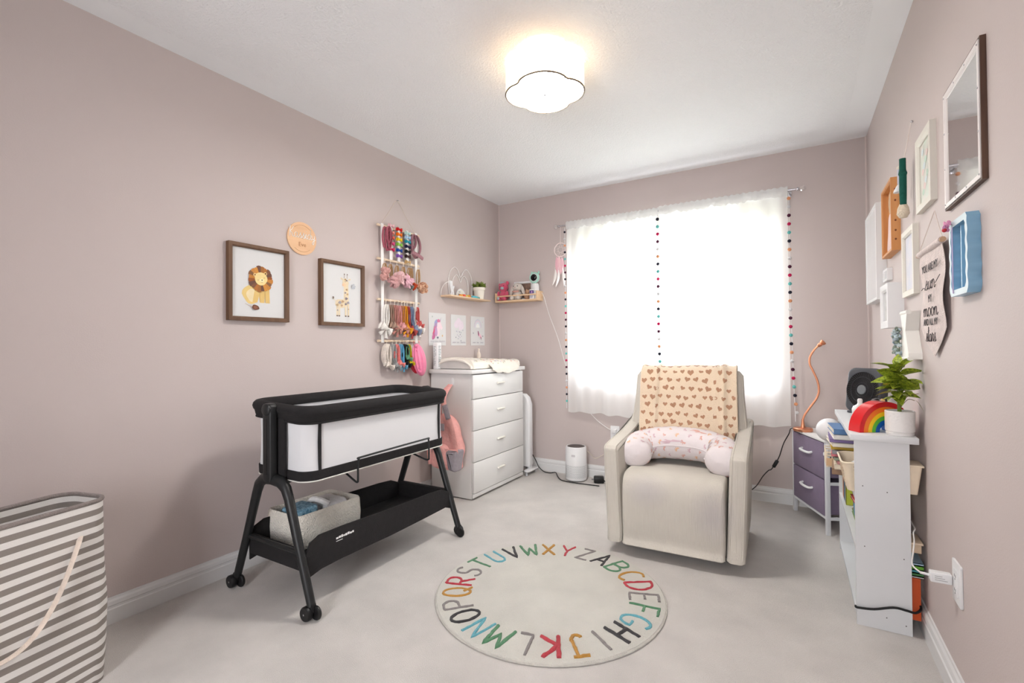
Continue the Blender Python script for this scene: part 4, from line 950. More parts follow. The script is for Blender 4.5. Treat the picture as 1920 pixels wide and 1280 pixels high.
m_str = striped(); hp = rrect(.215, .46, .06, 8); NU = len(hp); NV = 48; HH = .60
def ham(i, f, ins):
    p = inset(hp, ins)[i % NU]; z = HH * f
    bul = 1 + .07 * sin(PI * (1 - f)) * (1 - f) - .02 * f; a = 2 * PI * i / NU
    wr = .006 * sin(5 * a + f * 9) * (1 - f) + .005 * sin(9 * a - f * 14) * sin(PI * f)
    return (p[0] * (bul + wr * 2), p[1] * (1 + (bul - 1) * .8 + wr), z)
cache = inset(hp, .004)
me_v = []; uv = []
b = MB()
for j in range(NV + 1):
    for i in range(NU):
        f = j / NV; b.v.append(V(ham(i, f, 0))); uv.append((i / NU, f * 16.2 + .10 * sin(2 * PI * i / NU * 2 + 1) * (1 - f) + .30 * sin(f * 8 + i * .22) * (1 - f) ** 1.3))
for j in range(NV):
    for i in range(NU): b.f.append((j * NU + i, j * NU + (i + 1) % NU, (j + 1) * NU + (i + 1) % NU, (j + 1) * NU + i)); b.mi.append(0)
o_off = len(b.v)
for j in range(NV + 1):
    for i in range(NU):
        f = j / NV; b.v.append(V(ham(i, f, .006))); uv.append(uv[j * NU + i])
for j in range(NV):
    for i in range(NU): b.f.append((o_off + j * NU + i, o_off + (j + 1) * NU + i, o_off + (j + 1) * NU + (i + 1) % NU, o_off + j * NU + (i + 1) % NU)); b.mi.append(0)
o = b.obj('striped_body', m_str, t, smooth=60); ul = o.data.uv_layers.new(name='stripes')
for lp in o.data.loops: ul.data[lp.index].uv = uv[lp.vertex_index]
MB().tube([ham(i, 1, .002) for i in range(NU)], .007, 8, closed=True).obj('top_rim', K((140, 130, 126), .8, True), t, smooth=60)
MB().prism([(p[0] * 1.0, p[1] * 1.0) for p in inset(hp, .01)], .002, .012).obj('bottom', K((226, 222, 218), .9, True), t)
b = MB().tube(catmull([(.108, .13, .50), (.125, .11, .47), (.135, .06, .36), (.14, .0, .275), (.14, -.06, .24), (.138, -.13, .25), (.13, -.18, .34), (.112, -.20, .50)], 6), .011, 8, sq=.35, up=(1, 0, 0)); b.obj('handle', K((222, 206, 192), .85, True), t)

# ---------------------------------------------------------------- alphabet rug
t = thing('alphabet_rug', 'round cream rug with coloured alphabet letters around its edge', 'rug', (1.429, 1.924, 0))
m_rug = mat('rug_pile', (226, 223, 214), .97, var=.07, vs=5, bump=.9, bs=350, sheen=.3, detail=5)
R = .5
MB().lathe([(0, .001), (R - .004, .001), (R, .006), (R - .003, .012), (R - .02, .0135), (0, .0135)], 96).obj('pile', m_rug, t, smooth=50)
MB().tube([((R + .001) * cos(q), (R + .001) * sin(q), .0045) for q in [2 * PI * k / 96 for k in range(96)]], .004, 6, closed=True).obj('bound_edge', K((196, 192, 184), .9, True), t)
def arc(cx, cy, rx, ry, a0, a1, n=9): return [(cx + rx * cos(math.radians(a0 + (a1 - a0) * k / n)), cy + ry * sin(math.radians(a0 + (a1 - a0) * k / n))) for k in range(n + 1)]
ST = {'A': [[(0, 0), (.35, 1), (.7, 0)], [(.14, .36), (.56, .36)]], 'B': [[(0, 0), (0, 1)], [(0, 1)] + arc(.3, .76, .34, .24, 90, -90) + [(0, .52)], [(0, .52)] + arc(.3, .26, .4, .26, 90, -90) + [(0, 0)]],
 'C': [arc(.4, .5, .4, .5, 55, 305, 12)], 'D': [[(0, 0), (0, 1)], [(0, 1)] + arc(.15, .5, .55, .5, 90, -90, 12) + [(0, 0)]], 'E': [[(.6, 1), (0, 1), (0, 0), (.6, 0)], [(0, .52), (.45, .52)]], 'F': [[(.6, 1), (0, 1), (0, 0)], [(0, .52), (.45, .52)]],
 'G': [arc(.4, .5, .4, .5, 55, 340, 14) + [(.78, .42), (.45, .42)]], 'H': [[(0, 0), (0, 1)], [(.6, 0), (.6, 1)], [(0, .5), (.6, .5)]], 'I': [[(.3, 0), (.3, 1)]], 'J': [[(.1, 1), (.7, 1)], [(.5, 1), (.5, .25)] + arc(.28, .25, .22, .25, 0, -150, 7)],
 'K': [[(0, 0), (0, 1)], [(.6, 1), (.02, .45), (.65, 0)]], 'L': [[(0, 1), (0, 0), (.5, 0)]], 'M': [[(0, 0), (.1, 1), (.4, .35), (.7, 1), (.8, 0)]], 'N': [[(0, 0), (0, 1), (.6, 0), (.6, 1)]], 'O': [arc(.35, .5, .35, .5, 0, 360, 18)],
 'P': [[(0, 0), (0, 1)], [(0, 1)] + arc(.3, .74, .32, .26, 90, -90) + [(0, .48)]], 'Q': [arc(.35, .5, .35, .5, 0, 360, 18), [(.42, .25), (.72, -.05)]], 'R': [[(0, 0), (0, 1)], [(0, 1)] + arc(.3, .74, .32, .26, 90, -90) + [(0, .48)], [(.25, .48), (.62, 0)]],
 'S': [arc(.33, .75, .3, .25, 40, 250, 9) + arc(.33, .26, .32, .26, 70, -150, 9)], 'T': [[(0, 1), (.7, 1)], [(.35, 1), (.35, 0)]], 'U': [[(0, 1), (0, .3)] + arc(.3, .3, .3, .3, 180, 360, 9) + [(.6, 1)]], 'V': [[(0, 1), (.33, 0), (.66, 1)]],
 'W': [[(0, 1), (.2, 0), (.42, .7), (.65, 0), (.85, 1)]], 'X': [[(0, 0), (.62, 1)], [(0, 1), (.62, 0)]], 'Y': [[(0, 1), (.32, .5), (.66, 1)], [(.32, .5), (.3, 0)]], 'Z': [[(0, 1), (.6, 1), (0, 0), (.62, 0)]]}
LC = {'k': (52, 50, 52), 'g': (96, 152, 112), 'o': (206, 150, 62), 'r': (206, 58, 72), 'y': (150, 142, 140), 'b': (112, 190, 204)}
lm = {k: mat('tufted_' + k, v, .97, var=.12, vs=120, bump=.8, bs=500, sheen=.2) for k, v in LC.items()}
cols = 'kgorygbkyorygbkyorygbkgory'
thick = {'K': .0085, 'J': .0075, 'M': .0075, 'H': .0075, 'W': .007, 'V': .007, 'O': .007, 'X': .007}
for k in range(26):
    ch = chr(65 + k); th = math.radians(75 - 360 / 26 * k); b = MB(); up = V((cos(th), sin(th), 0)); rt = V((sin(th), -cos(th), 0)); r = random.Random(k)
    xs = [p[0] for s in ST[ch] for p in s]; xc = (min(xs) + max(xs)) / 2; hgt = .122
    for s in ST[ch]:
        pts = []
        for a, c in zip(s, s[1:]):
            nn = max(1, int(math.hypot(c[0] - a[0], c[1] - a[1]) / .12))
            for q in range(nn): pts.append((a[0] + (c[0] - a[0]) * q / nn, a[1] + (c[1] - a[1]) * q / nn))
        pts.append(s[-1])
        P = [up * (.412 + (p[1] - .5) * hgt + r.uniform(-.0012, .0012)) + rt * ((p[0] - xc) * .098 + r.uniform(-.0012, .0012)) + V((0, 0, .0135)) for p in pts]
        b.tube(P, [thick.get(ch, .006) * r.uniform(.85, 1.15) for _ in P], 7, sq=1, up=(0, 0, 1))
    b.obj('letter', lm[cols[k]], t, smooth=60)
# ---------------------------------------------------------------- armchair
CH = ((1.83, 2.845, 0), math.radians(2))
t = thing('armchair', 'cream ribbed fabric glider armchair in front of the window', 'armchair', *CH)
def chair_fabric():
    m = mat('ribbed_cream_upholstery', (198, 192, 182), .92, var=.03, vs=9, spec=.15, sheen=.2)
    nt = m.node_tree; L = nt.links.new; b = nt.nodes['Principled BSDF']
    tc = nt.nodes.new('ShaderNodeTexCoord'); mp = nt.nodes.new('ShaderNodeMapping'); mp.inputs['Scale'].default_value = (260, 260, 6)
    L(tc.outputs['Object'], mp.inputs[0]); n = nt.nodes.new('ShaderNodeTexNoise'); n.inputs['Scale'].default_value = 1; n.inputs['Detail'].default_value = 2; L(mp.outputs[0], n.inputs['Vector'])
    bp = nt.nodes.new('ShaderNodeBump'); bp.inputs['Strength'].default_value = .55; bp.inputs['Distance'].default_value = .004; L(n.outputs['Fac'], bp.inputs['Height']); L(bp.outputs['Normal'], b.inputs['Normal'])
    # denim dye stains worn into the front panel
    old = b.inputs['Base Color'].links[0].from_socket
    sx = nt.nodes.new('ShaderNodeSeparateXYZ'); L(tc.outputs['Object'], sx.inputs[0])
    def blobm(cx, cz, rx, rz):
        v = nt.nodes.new('ShaderNodeVectorMath'); v.operation = 'SUBTRACT'; L(tc.outputs['Object'], v.inputs[0]); v.inputs[1].default_value = (cx, -.37, cz)
        q = nt.nodes.new('ShaderNodeVectorMath'); q.operation = 'MULTIPLY'; L(v.outputs[0], q.inputs[0]); q.inputs[1].default_value = (1 / rx, 1 / .12, 1 / rz)
        ln = nt.nodes.new('ShaderNodeVectorMath'); ln.operation = 'LENGTH'; L(q.outputs[0], ln.inputs[0])
        mr = nt.nodes.new('ShaderNodeMapRange'); mr.inputs[1].default_value = 1; mr.inputs[2].default_value = .2; mr.inputs[3].default_value = 0; mr.inputs[4].default_value = .42; L(ln.outputs['Value'], mr.inputs[0]); return mr.outputs[0]
    ad = nt.nodes.new('ShaderNodeMath'); ad.operation = 'ADD'; L(blobm(-.12, .35, .13, .10), ad.inputs[0]); L(blobm(.20, .28, .12, .15), ad.inputs[1])
    mx = nt.nodes.new('ShaderNodeMix'); mx.data_type = 'RGBA'; L(ad.outputs[0], mx.inputs[0]); L(old, mx.inputs[6]); mx.inputs[7].default_value = (*lin((172, 166, 172)), 1)
    L(mx.outputs[2], b.inputs['Base Color'])
    return m
m_ch = chair_fabric()
prof = [tuple(p)[:2] for p in catmull([(-.345, .055, 0), (-.372, .10, 0), (-.380, .25, 0), (-.376, .36, 0), (-.345, .418, 0), (-.26, .436, 0), (0, .420, 0), (.20, .41, 0), (.20, .06, 0)], 5, True)]
prof = [(max(-.39, min(.21, p[0])), max(.052, p[1])) for p in prof]
MB().puff(prof, -.250, .250, .02, 'x').obj('seat', m_ch, t, smooth=60)
armp = [(-.345, .055), (-.362, .12), (-.366, .50), (-.360, .555), (-.30, .572), (0, .598), (.22, .632), (.30, .62), (.30, .055)]
armp = [tuple(p)[:2] for p in catmull([(p[0], p[1], 0) for p in armp], 4, True)]; armp = [(max(-.372, min(.315, p[0])), max(.05, p[1])) for p in armp]
for s in (-1, 1):
    x0, x1 = (-.335, -.252) if s < 0 else (.252, .335)
    b = MB(); b.puff(armp, x0, x1, .022, 'x')
    b.v = [V((p.x + s * .022 * max(0, p.z - .05) / .55, p.y, p.z)) for p in b.v]
    a_ = b.obj('arm', m_ch, t, smooth=60)
    for xe in (x0 + .012, x1 - .012):
        pts = [(xe + s * .022 * max(0, p[1] - .05) / .55, p[0] - .001, p[1] + .001) for p in inset(armp, .004) if p[1] > .07 and p[0] < .25]
        k = max(range(len(pts)), key=lambda i: (V(pts[i]) - V(pts[i - 1])).length); pts = pts[k:] + pts[:k]
        MB().tube(pts, .0038, 6).obj('piping', m_ch, a_)
bp_ = [(-.325, .38), (-.335, .52), (-.325, .66), (-.312, .80), (-.308, .915), (-.285, .945), (-.20, .952), (.20, .952), (.285, .945), (.308, .915), (.312, .80), (.325, .66), (.335, .52), (.325, .38)]
def lean(z): return (z - .42) * .20
b = MB(); b.puff([tuple(p)[:2] for p in bp_], .10, .235, .035, 'y'); b.v = [V((p.x, p.y + lean(p.z), p.z)) for p in b.v]; bk = b.obj('backrest', m_ch, t, smooth=60)
for yy in (.118, .218): MB().tube([(p[0], yy + lean(p[1]), p[1]) for p in inset(bp_, .006)], .004, 6).obj('piping', m_ch, bk)
MB().lathe([(.20, .0), (.22, .006), (.22, .022), (.05, .03), (.05, .056)], 32, mx=at(0, .0, 0)).obj('swivel_base', m_blackplastic, t)
MB().box((-.25, -.28, .045), (.25, .28, .062)).obj('under_frame', m_blackplastic, t, 0)

# heart blanket draped over the backrest (same frame as the chair)
t = thing('heart_blanket', 'cream fleece blanket with brown hearts draped over the armchair back', 'blanket', *CH)
m_bl = mat('cream_fleece', (226, 206, 180), .97, var=.03, vs=12, bump=.6, bs=160, sheen=.5)
m_ht = mat('brown_heart_print', (176, 132, 104), .97, var=.06, vs=60, bump=.5, bs=160, sheen=.3)
prof_b = catmull([(0, .067, .47), (0, .082, .55), (0, .112, .70), (0, .143, .86), (0, .165, .935), (0, .20, .966), (0, .27, .972), (0, .33, .955), (0, .352, .88), (0, .345, .70)], 6)
acc = [0]
for a, c in zip(prof_b, prof_b[1:]): acc.append(acc[-1] + (c - a).length)
LB = acc[-1]
def onprof(s):
    s = max(0, min(LB, s)); i = next((k for k in range(1, len(acc)) if acc[k] >= s), len(acc) - 1); f = (s - acc[i - 1]) / (acc[i] - acc[i - 1]); return prof_b[i - 1].lerp(prof_b[i], f)
def blk(u, v):   # u across 0..1, v 0 bottom front .. 1 behind
    x = -.262 + .525 * u; p = onprof(v * LB); rdg = 0
    for c, w_, hgt in ((.175, .02, .016), (.87, .03, .018), (.80, .012, .008)): rdg += hgt * math.exp(-((u - c - .03 * (v - .3)) / w_) ** 2)
    rdg += .004 * sin(u * 9 + v * 4) + .003 * sin(v * 17 + u * 3)
    fl = .012 * (1 if u < .175 else 0) * 0
    x += (.02 * (1 - v) if u > .8 else 0)
    return V((x, p.y - (rdg + .006) * (1 if p.z < .955 or p.y < .2 else -0.2), p.z + (rdg * .7 + .005 if p.z > .94 else 0)))
b = MB(); b.grid(blk, 70, 60); b.grid(lambda u, v: blk(u, v) + V((0, .007, -.001)), 70, 60); 
b.obj('fleece', m_bl, t, smooth=80)
b = MB(); b.tube([blk(0, k / 30) + V((0, .003, 0)) for k in range(31)], .006, 6); b.tube([blk(1, k / 30) + V((0, .003, 0)) for k in range(31)], .006, 6); b.tube([blk(k / 30, 0) + V((0, .003, 0)) for k in range(31)], .006, 6); b.obj('hem', m_bl, t)
hp_ = []
for k in range(20):
    a = 2 * PI * k / 20; hp_.append((.0625 * 16 * sin(a) ** 3, .0625 * (13 * cos(a) - 5 * cos(2 * a) - 2 * cos(3 * a) - cos(4 * a))))
def stamp(b, fn, u, v, poly, size, rot, off, mi=0):
    p = V(fn(u, v)); du = V(fn(u + .004, v)) - p; dv = V(fn(u, v + .004)) - p
    if du.length < 1e-8 or dv.length < 1e-8: return
    n = du.cross(dv).normalized(); lu, lv = du.length / .004, dv.length / .004; vs = []
    for q in poly:
        x = (q[0] * cos(rot) - q[1] * sin(rot)) * size; y = (q[0] * sin(rot) + q[1] * cos(rot)) * size
        vs.append(V(fn(u + x / lu, v + y / lv)) + n * off)
    c = V(fn(u, v)) + n * off; m = len(vs)
    b.add(vs + [c], [(k, (k + 1) % m, m) for k in range(m)], mi)
b = MB(); r = random.Random(21)
for j in range(15):
    for i in range(11):
        u = .04 + .094 * i + (.047 if j % 2 else 0) + r.uniform(-.012, .012); v = .02 + .056 * j + r.uniform(-.008, .008)
        if .02 < u < .98 and v < .9: stamp(b, blk, u, v, hp_, r.uniform(.013, .019), r.uniform(-.5, .5), -.0015 if False else .0012)
b.obj('heart_print', m_ht, t, smooth=0)['kind'] = 'stuff'

# nursing pillow
t = thing('nursing_pillow', 'white C shaped nursing pillow with small bow print on the armchair seat', 'pillow', *CH)
cpath = catmull([(-.205, -.225, .500), (-.232, -.14, .503), (-.215, -.045, .518), (-.12, .0, .535), (0, .008, .54), (.12, .0, .535), (.215, -.045, .518), (.232, -.14, .503), (.205, -.225, .500)], 6)
NP = len(cpath)
def pil(u, v):
    i = v * (NP - 1); k = min(NP - 2, max(0, int(i))); f = i - k; p = cpath[k].lerp(cpath[k + 1], f); tg = (cpath[k + 1] - cpath[k]).normalized()
    side_ = tg.cross(V((0, 0, 1))).normalized(); upv = V((0, 0, 1))
    e = min(v, 1 - v); rr = .088 * min(1, math.sqrt(max(0, e) / .07 * (2 - min(1, e / .07)))) if e < .07 else .088
    rr *= 1 + .06 * sin(PI * v) + .012 * sin(v * 60) ; a = 2 * PI * u
    return p + side_ * (rr * cos(a)) * 1.02 + upv * (rr * (.86 + .12 * sin(PI * v)) * sin(a))
m_pl = mat('white_cotton_pillow', (222, 214, 215), .9, var=.015, vs=20, bump=.35, bs=30)
b = MB(); b.grid(pil, 28, 60, 0, True); b.obj('cushion', m_pl, t, smooth=80)
MB().tube([pil(.0, .03 + .94 * k / 50) for k in range(51)], .003, 6).obj('seam', m_pl, t)
bowp = [(0, .2), (.7, .6), (1, .5), (.9, -.3), (.4, -.1), (.55, -.8), (.3, -.85), (0, -.2), (-.3, -.85), (-.55, -.8), (-.4, -.1), (-.9, -.3), (-1, .5), (-.7, .6)]
b = MB()
for j in range(24):
    for i in range(7):
        u = .04 + .143 * i + (.07 if j % 2 else 0); v = .05 + .039 * j + r.uniform(-.006, .006); stamp(b, pil, u % 1, v, bowp, r.uniform(.011, .014), r.uniform(-1.0, 1.0), -.0014, (i + j) % 3)
b.obj('bow_print', [K((214, 168, 158), .9), K((206, 178, 186), .9), K((222, 182, 150), .9)], t, smooth=0)['kind'] = 'stuff'

# ---------------------------------------------------------------- purple drawer unit
ang = math.atan2(-.417, .170)                # direction of its front edge, far -> near
t = thing('fabric_drawer_unit', 'white metal drawer unit with two lilac fabric drawers in the corner', 'drawer unit', (2.453, 3.485, 0), ang)
# local x runs along the front (far to near), local y points to the back
FW, FD, FH = .448, .235, .545
m_lil = mat('lilac_fabric', (130, 116, 138), .9, var=.05, vs=14, bump=.35, bs=260)
m_wm = mat('white_metal', (220, 222, 225), .4, var=.015)
for x in (-FW / 2, FW / 2 - .022):
    for y in (0, FD - .022): MB().box((x, y, 0), (x + .022, y + .022, FH - .012), .002).obj('leg', m_wm, t)
MB().box((-FW / 2 - .006, -.008, FH - .012), (FW / 2 + .006, FD + .004, FH), .002).obj('top', m_white, t)
def rail(a, c): MB().box(a, c).obj('rail', m_wm, t, 0)
for y in (.0, FD - .018): rail((-FW / 2 + .022, y + .002, .088), (FW / 2 - .022, y + .016, .104))
for z in (.10, .30, .41):
    for x in (-FW / 2, FW / 2 - .018): rail((x + .002, .022, z - .012), (x + .016, FD - .022, z + .004))
for z0, z1 in ((.105, .312), (.318, .528)):
    d = MB().box((-FW / 2 + .024, -.004, z0), (FW / 2 - .024, .012, z1), .004).obj('drawer_front', m_lil, t)
    MB().box((-FW / 2 + .03, .012, z0 + .006), (FW / 2 - .03, FD - .01, z1 - .02), .003).obj('drawer_box', m_lil, t)
    MB().tube(catmull([(-.062, -.003, (z0 + z1) / 2 + .022), (-.055, -.022, (z0 + z1) / 2 + .018), (0, -.026, (z0 + z1) / 2 + .016), (.055, -.022, (z0 + z1) / 2 + .018), (.062, -.003, (z0 + z1) / 2 + .022)], 4), .0075, 8).obj('handle', m_wplastic, d)
# gooseneck lamp
t = thing('gooseneck_lamp', 'rose gold gooseneck lamp with round base on the drawer unit', 'lamp', (2.430, 3.585, .5455))
m_rg = mat('rose_gold', (226, 158, 124), .34, metal=1)
MB().lathe([(0, 0), (.054, 0), (.056, .004), (.056, .016), (.052, .020), (.014, .022), (.010, .04), (.007, .075), (0, .076)], 40).obj('base', m_rg, t)
nk = catmull([(0, 0, .07), (.012, 0, .105), (.045, 0, .16), (.078, 0, .215), (.09, 0, .265), (.082, 0, .325), (.06, 0, .385), (.043, 0, .43), (.045, 0, .475), (.068, 0, .52), (.09, 0, .545)], 6)
MB().tube(nk, .0062, 10).obj('gooseneck', m_rg, t, smooth=60)
b = MB().lathe([(.007, 0), (.012, .006), (.013, .02), (.010, .024), (.016, .03), (.019, .042), (.012, .046), (0, .044)], 16, mx=at(.088, 0, .543) @ RY(.85)); b.obj('head', m_rg, t)
cord('lamp_cord', 'black lamp cord hanging beside the curtain down to the floor', [(2.384, 3.60, .556), (2.362, 3.64, .545), (2.350, 3.70, .50), (2.318, 3.715, .43), (2.288, 3.72, .33), (2.246, 3.72, .25), (2.225, 3.72, .235), (2.19, 3.72, .19), (2.15, 3.72, .12), (2.10, 3.71, .07), (2.05, 3.69, .02), (1.99, 3.66, .006)], .0032, m_cordb)
t = thing('cord_switch', 'black inline switch on the lamp cord beside the drawer unit', 'switch', (2.268, 3.72, .287))
MB().puff(rrect(.022, .055, .006), -.010, .010, .004, 'y', mx=RY(.48)).obj('body', m_blackplastic, t)

# ---------------------------------------------------------------- bookshelf
t = thing('bookshelf', 'low white open backed bookshelf standing along the wall', 'bookshelf', (2.67, 2.71, 0))
BX0, BX1, BY0, BY1, BZ = 2.587, 2.757, 2.306, 3.118, .722
m_bs = mat('white_painted_board', (218, 220, 222), .45, var=.02, vs=6)
MB().box((2.574, 2.296, BZ), (2.784, 3.13, BZ + .024), .002).obj('top', m_bs, t, w=True)
for y in (BY0, BY1 - .016): MB().box((BX0, y, 0), (BX1, y + .016, BZ)).obj('side_panel', m_bs, t, 0, w=True)
for z in (.505, .305, .045): MB().box((BX0, BY0 + .016, z - .016), (BX1, BY1 - .016, z)).obj('shelf', m_bs, t, 0, w=True)
MB().box((BX0 + .02, BY0 + .016, 0), (BX0 + .034, BY1 - .016, .029)).obj('kick_board', m_bs, t, 0, w=True)
b = MB()
for x, z in ((2.612, .545), (2.688, .53), (2.615, .31), (2.735, .285), (2.68, .05), (2.738, .035)): b.prism(circ(.0022, 8, x, z), BY0 - .0006, BY0 + .001, 'y')
b.obj('screw_holes', K((90, 88, 86)), t, 0, w=True)
tag(MB().tube(catmull([(2.5835, 2.309, .069), (2.584, 2.301, .069), (2.592, 2.296, .070), (2.64, 2.294, .078), (2.70, 2.294, .100), (2.74, 2.296, .098), (2.765, 2.30, .095), (2.786, 2.33, .10), (2.79, 2.38, .105)], 5), .0045, 6).obj('black_strap', K((26, 26, 28), .7)), 'black elastic cord stretched around the foot of the bookshelf', 'cord')

def book(label, x0, y0, z0, dx, dy, dz, rgb, spine, group, name='book', rz=0, page=(232, 224, 208)):
    """box book: spine '-x' (towards the room), '-y' or 'top' flat stack; origin at corner centre"""
    o = thing(name, label, 'book', (x0, y0, z0), rz, group)
    c = .0022 ; b = MB()
    if dz < min(dx, dy):      # lying flat, spine towards -y
        b.box((-dx / 2, -dy / 2, 0), (dx / 2, dy / 2, c)); b.box((-dx / 2, -dy / 2, dz - c), (dx / 2, dy / 2, dz)); b.box((-dx / 2, -dy / 2, 0), (dx / 2, -dy / 2 + c, dz))
        p = MB().box((-dx / 2 + .003, -dy / 2 + c, c), (dx / 2 - .003, dy / 2 - .003, dz - c))
    else:                     # upright, spine towards -x
        b.box((-dx / 2, -dy / 2, 0), (dx / 2, -dy / 2 + c, dz)); b.box((-dx / 2, dy / 2 - c, 0), (dx / 2, dy / 2, dz)); b.box((-dx / 2, -dy / 2, 0), (-dx / 2 + c, dy / 2, dz))
        p = MB().box((-dx / 2 + c, -dy / 2 + c, .003), (dx / 2 - .003, dy / 2 - c, dz - .003))
    b.obj('cover', K(rgb, .5), o, 0); p.obj('pages', K(page, .9), o, 0); return o
# stack of books on the upper shelf, sticking out towards the room
zb = .5055; r = random.Random(8)
stk = [('brown', (150, 120, 96), .022), ('cream', (226, 212, 190), .020), ('dusty pink', (206, 140, 140), .012), ('sage', (150, 160, 140), .012), ('rose', (212, 120, 130), .012), ('grey', (150, 146, 150), .014), ('mustard yellow', (206, 170, 60), .013), ('pale cream', (232, 226, 214), .014), ('violet', (130, 110, 160), .012), ('white', (230, 228, 224), .018), ('blue patterned', (92, 130, 176), .020)]
for k, (nm, rgb, dz) in enumerate(stk):
    book('%s book lying flat in the tall stack under the bookshelf top' % nm, 2.632 + r.uniform(-.008, .008) - (.008 if k > 5 else 0), 2.715 + r.uniform(-.01, .01), zb, .185, .21, dz * 1.24 - .0005, rgb, '', 'books in the stack on the upper shelf', rz=r.uniform(-.08, .08)); zb += dz * 1.24
o = thing('round_globe', 'white ball shaped night light between drawer unit and bookshelf', 'night light', (2.545, 3.055, .505), 0)
MB().ball((0, 0, .137), .062, seg=24, rings=16).obj('globe', mat('white_globe', (236, 234, 236), .35), o, smooth=80); MB().lathe([(.03, 0), (.03, .012), (.018, .03), (.016, .08), (0, .082)], 20).obj('stand', m_wplastic, o)
# woven baskets
m_bask = mat('cream_plastic_weave', (232, 216, 192), .55, var=.03, vs=30)
def basket(o, w, d, h, taper=.8, dots=True):
    l1 = rrect(w, d, .03, 5); nn = len(l1); b = MB(); vs = []
    for k in range(7):
        f = k / 6; s = taper + (1 - taper) * f ** .8; vs += [(p[0] * s, p[1] * s, h * f + (.010 * cos(4 * math.atan2(p[1] / d, p[0] / w)) if k == 6 else 0)) for p in l1]
    for k in range(6, -1, -1):
        f = k / 6; s = (taper + (1 - taper) * f ** .8) * .965; vs += [(p[0] * s, p[1] * s, h * f + (.010 * cos(4 * math.atan2(p[1] / d, p[0] / w)) if k == 6 else .003)) for p in l1]
    b.add(vs, [(i * nn + k, i * nn + (k + 1) % nn, (i + 1) * nn + (k + 1) % nn, (i + 1) * nn + k) for i in range(13) for k in range(nn)]); b.add([(p[0] * taper, p[1] * taper, .001) for p in l1], [tuple(range(nn))])
    b.obj('basket_wall', m_bask, o, smooth=50)
    b = MB().tube([(p[0], p[1], h + .010 * cos(4 * math.atan2(p[1] / d, p[0] / w))) for p in l1], .004, 6, closed=True); b.obj('rim', m_bask, o)
    if dots:
        b = MB()
        for j in range(7):
            f = .22 + .1 * j; s = (taper + (1 - taper) * f ** .8)
            for q in range(-5, 6): b.box((-w / 2 * s - .0008, q * d * s / 13 - .0015, h * f - .003), (-w / 2 * s + .001, q * d * s / 13 + .0015, h * f + .003)); 
            for q in range(-4, 5): b.box((q * w * s / 13 - .0015, -d / 2 * s - .0008, h * f - .003), (q * w * s / 13 + .0015, -d / 2 * s + .001, h * f + .003))
        b.obj('slots', K((186, 164, 140)), o, 0)['kind'] = 'stuff'
o = thing('plastic_basket', 'cream woven plastic basket on the near end of the upper shelf', 'basket', (2.648, 2.455, .5055), 0); basket(o, .20, .235, .125)
o = thing('basket_cloth', 'crumpled white cloth lying inside the cream woven basket', 'cloth', (2.655, 2.455, .515), 0)
b = MB(); 
for k in range(8): b.ball((r.uniform(-.05, .05), r.uniform(-.06, .06), .05 + r.uniform(0, .03)), .030, .034, .024, 8, 6)
b.obj('folds', K((226, 222, 218), .9, True), o, smooth=70)
o = thing('plastic_basket', 'small cream openwork tray hanging at the far end of the upper shelf', 'basket', (2.575, 2.93, .490), 0)
b = MB(); b.box((-.055, -.09, .0), (.055, .09, .005))
for z in (.022, .04, .058, .072):
    b.tube([(-.055, -.09, z), (.055, -.09, z), (.055, .09, z), (-.055, .09, z)], .0028, 5, closed=True)
for k in range(9): b.box((-.057, -.09 + .0212 * k, 0), (-.053, -.0865 + .0212 * k, .074)); 
for k in range(6): b.box((-.055 + .021 * k, -.092, 0), (-.0515 + .021 * k, -.088, .074))
b.obj('openwork', m_bask, o, 0)
MB().box((-.056, -.0935, .008), (.056, -.0905, .045)).obj('band', K((214, 178, 140)), o, 0)
o = thing('yellow_clip', 'bright yellow plastic clip on the openwork tray', 'clip', (2.556, 2.834, .475), 0); MB().puff(rrect(.014, .085, .005, cy=.04), -.003, .003, .001, 'y', mx=RY(.06)).obj('clip_body', K((240, 196, 40), .4), o)
for k, (nm, rgb, dx) in enumerate((('yellow', (206, 176, 70), 0), ('olive', (140, 130, 70), .012), ('tan', (190, 150, 100), .024))): book('slim %s booklet leaning in the openwork tray' % nm, 2.60 + dx * .2, 2.88 + dx, .4965, .085, .008, .125, rgb, '', 'booklets in the openwork tray')
# books on the middle shelf
yy = 3.075
for k, (nm, rgb, th, h, d) in enumerate((('cream', (234, 222, 204), .03, .175, .13), ('peach', (232, 190, 160), .028, .17, .12), ('rust orange', (196, 92, 52), .026, .165, .13), ('dark brown', (90, 58, 46), .016, .16, .12), ('teal green', (92, 140, 140), .022, .165, .125), ('deep blue', (40, 92, 140), .02, .15, .13), ('light blue', (120, 170, 200), .022, .165, .125), ('oatmeal', (224, 206, 184), .024, .16, .12), ('lime green', (176, 186, 60), .018, .15, .12))):
    yy -= th; book('%s picture book standing on the middle shelf' % nm, BX0 + .012 + d / 2, yy + th / 2, .3055, d, th - .0015, h, rgb, '', 'upright books on the middle shelf')
zc = .3055
for k, (nm, rgb, dz) in enumerate((('tan', (206, 180, 130), .024), ('green', (110, 140, 90), .016), ('dark red', (170, 64, 56), .016), ('sky blue', (92, 146, 176), .018), ('navy', (46, 60, 90), .016), ('crimson', (186, 60, 66), .014), ('yellow', (214, 190, 80), .014))):
    book('%s board book lying in the pile on the middle shelf' % nm, 2.69 - .008 * (k % 2), 2.60 + .008 * (k % 3), zc, .15, .16, dz - .0006, rgb, '', 'flat books on the middle shelf', rz=.06 * (k % 3 - 1)); zc += dz
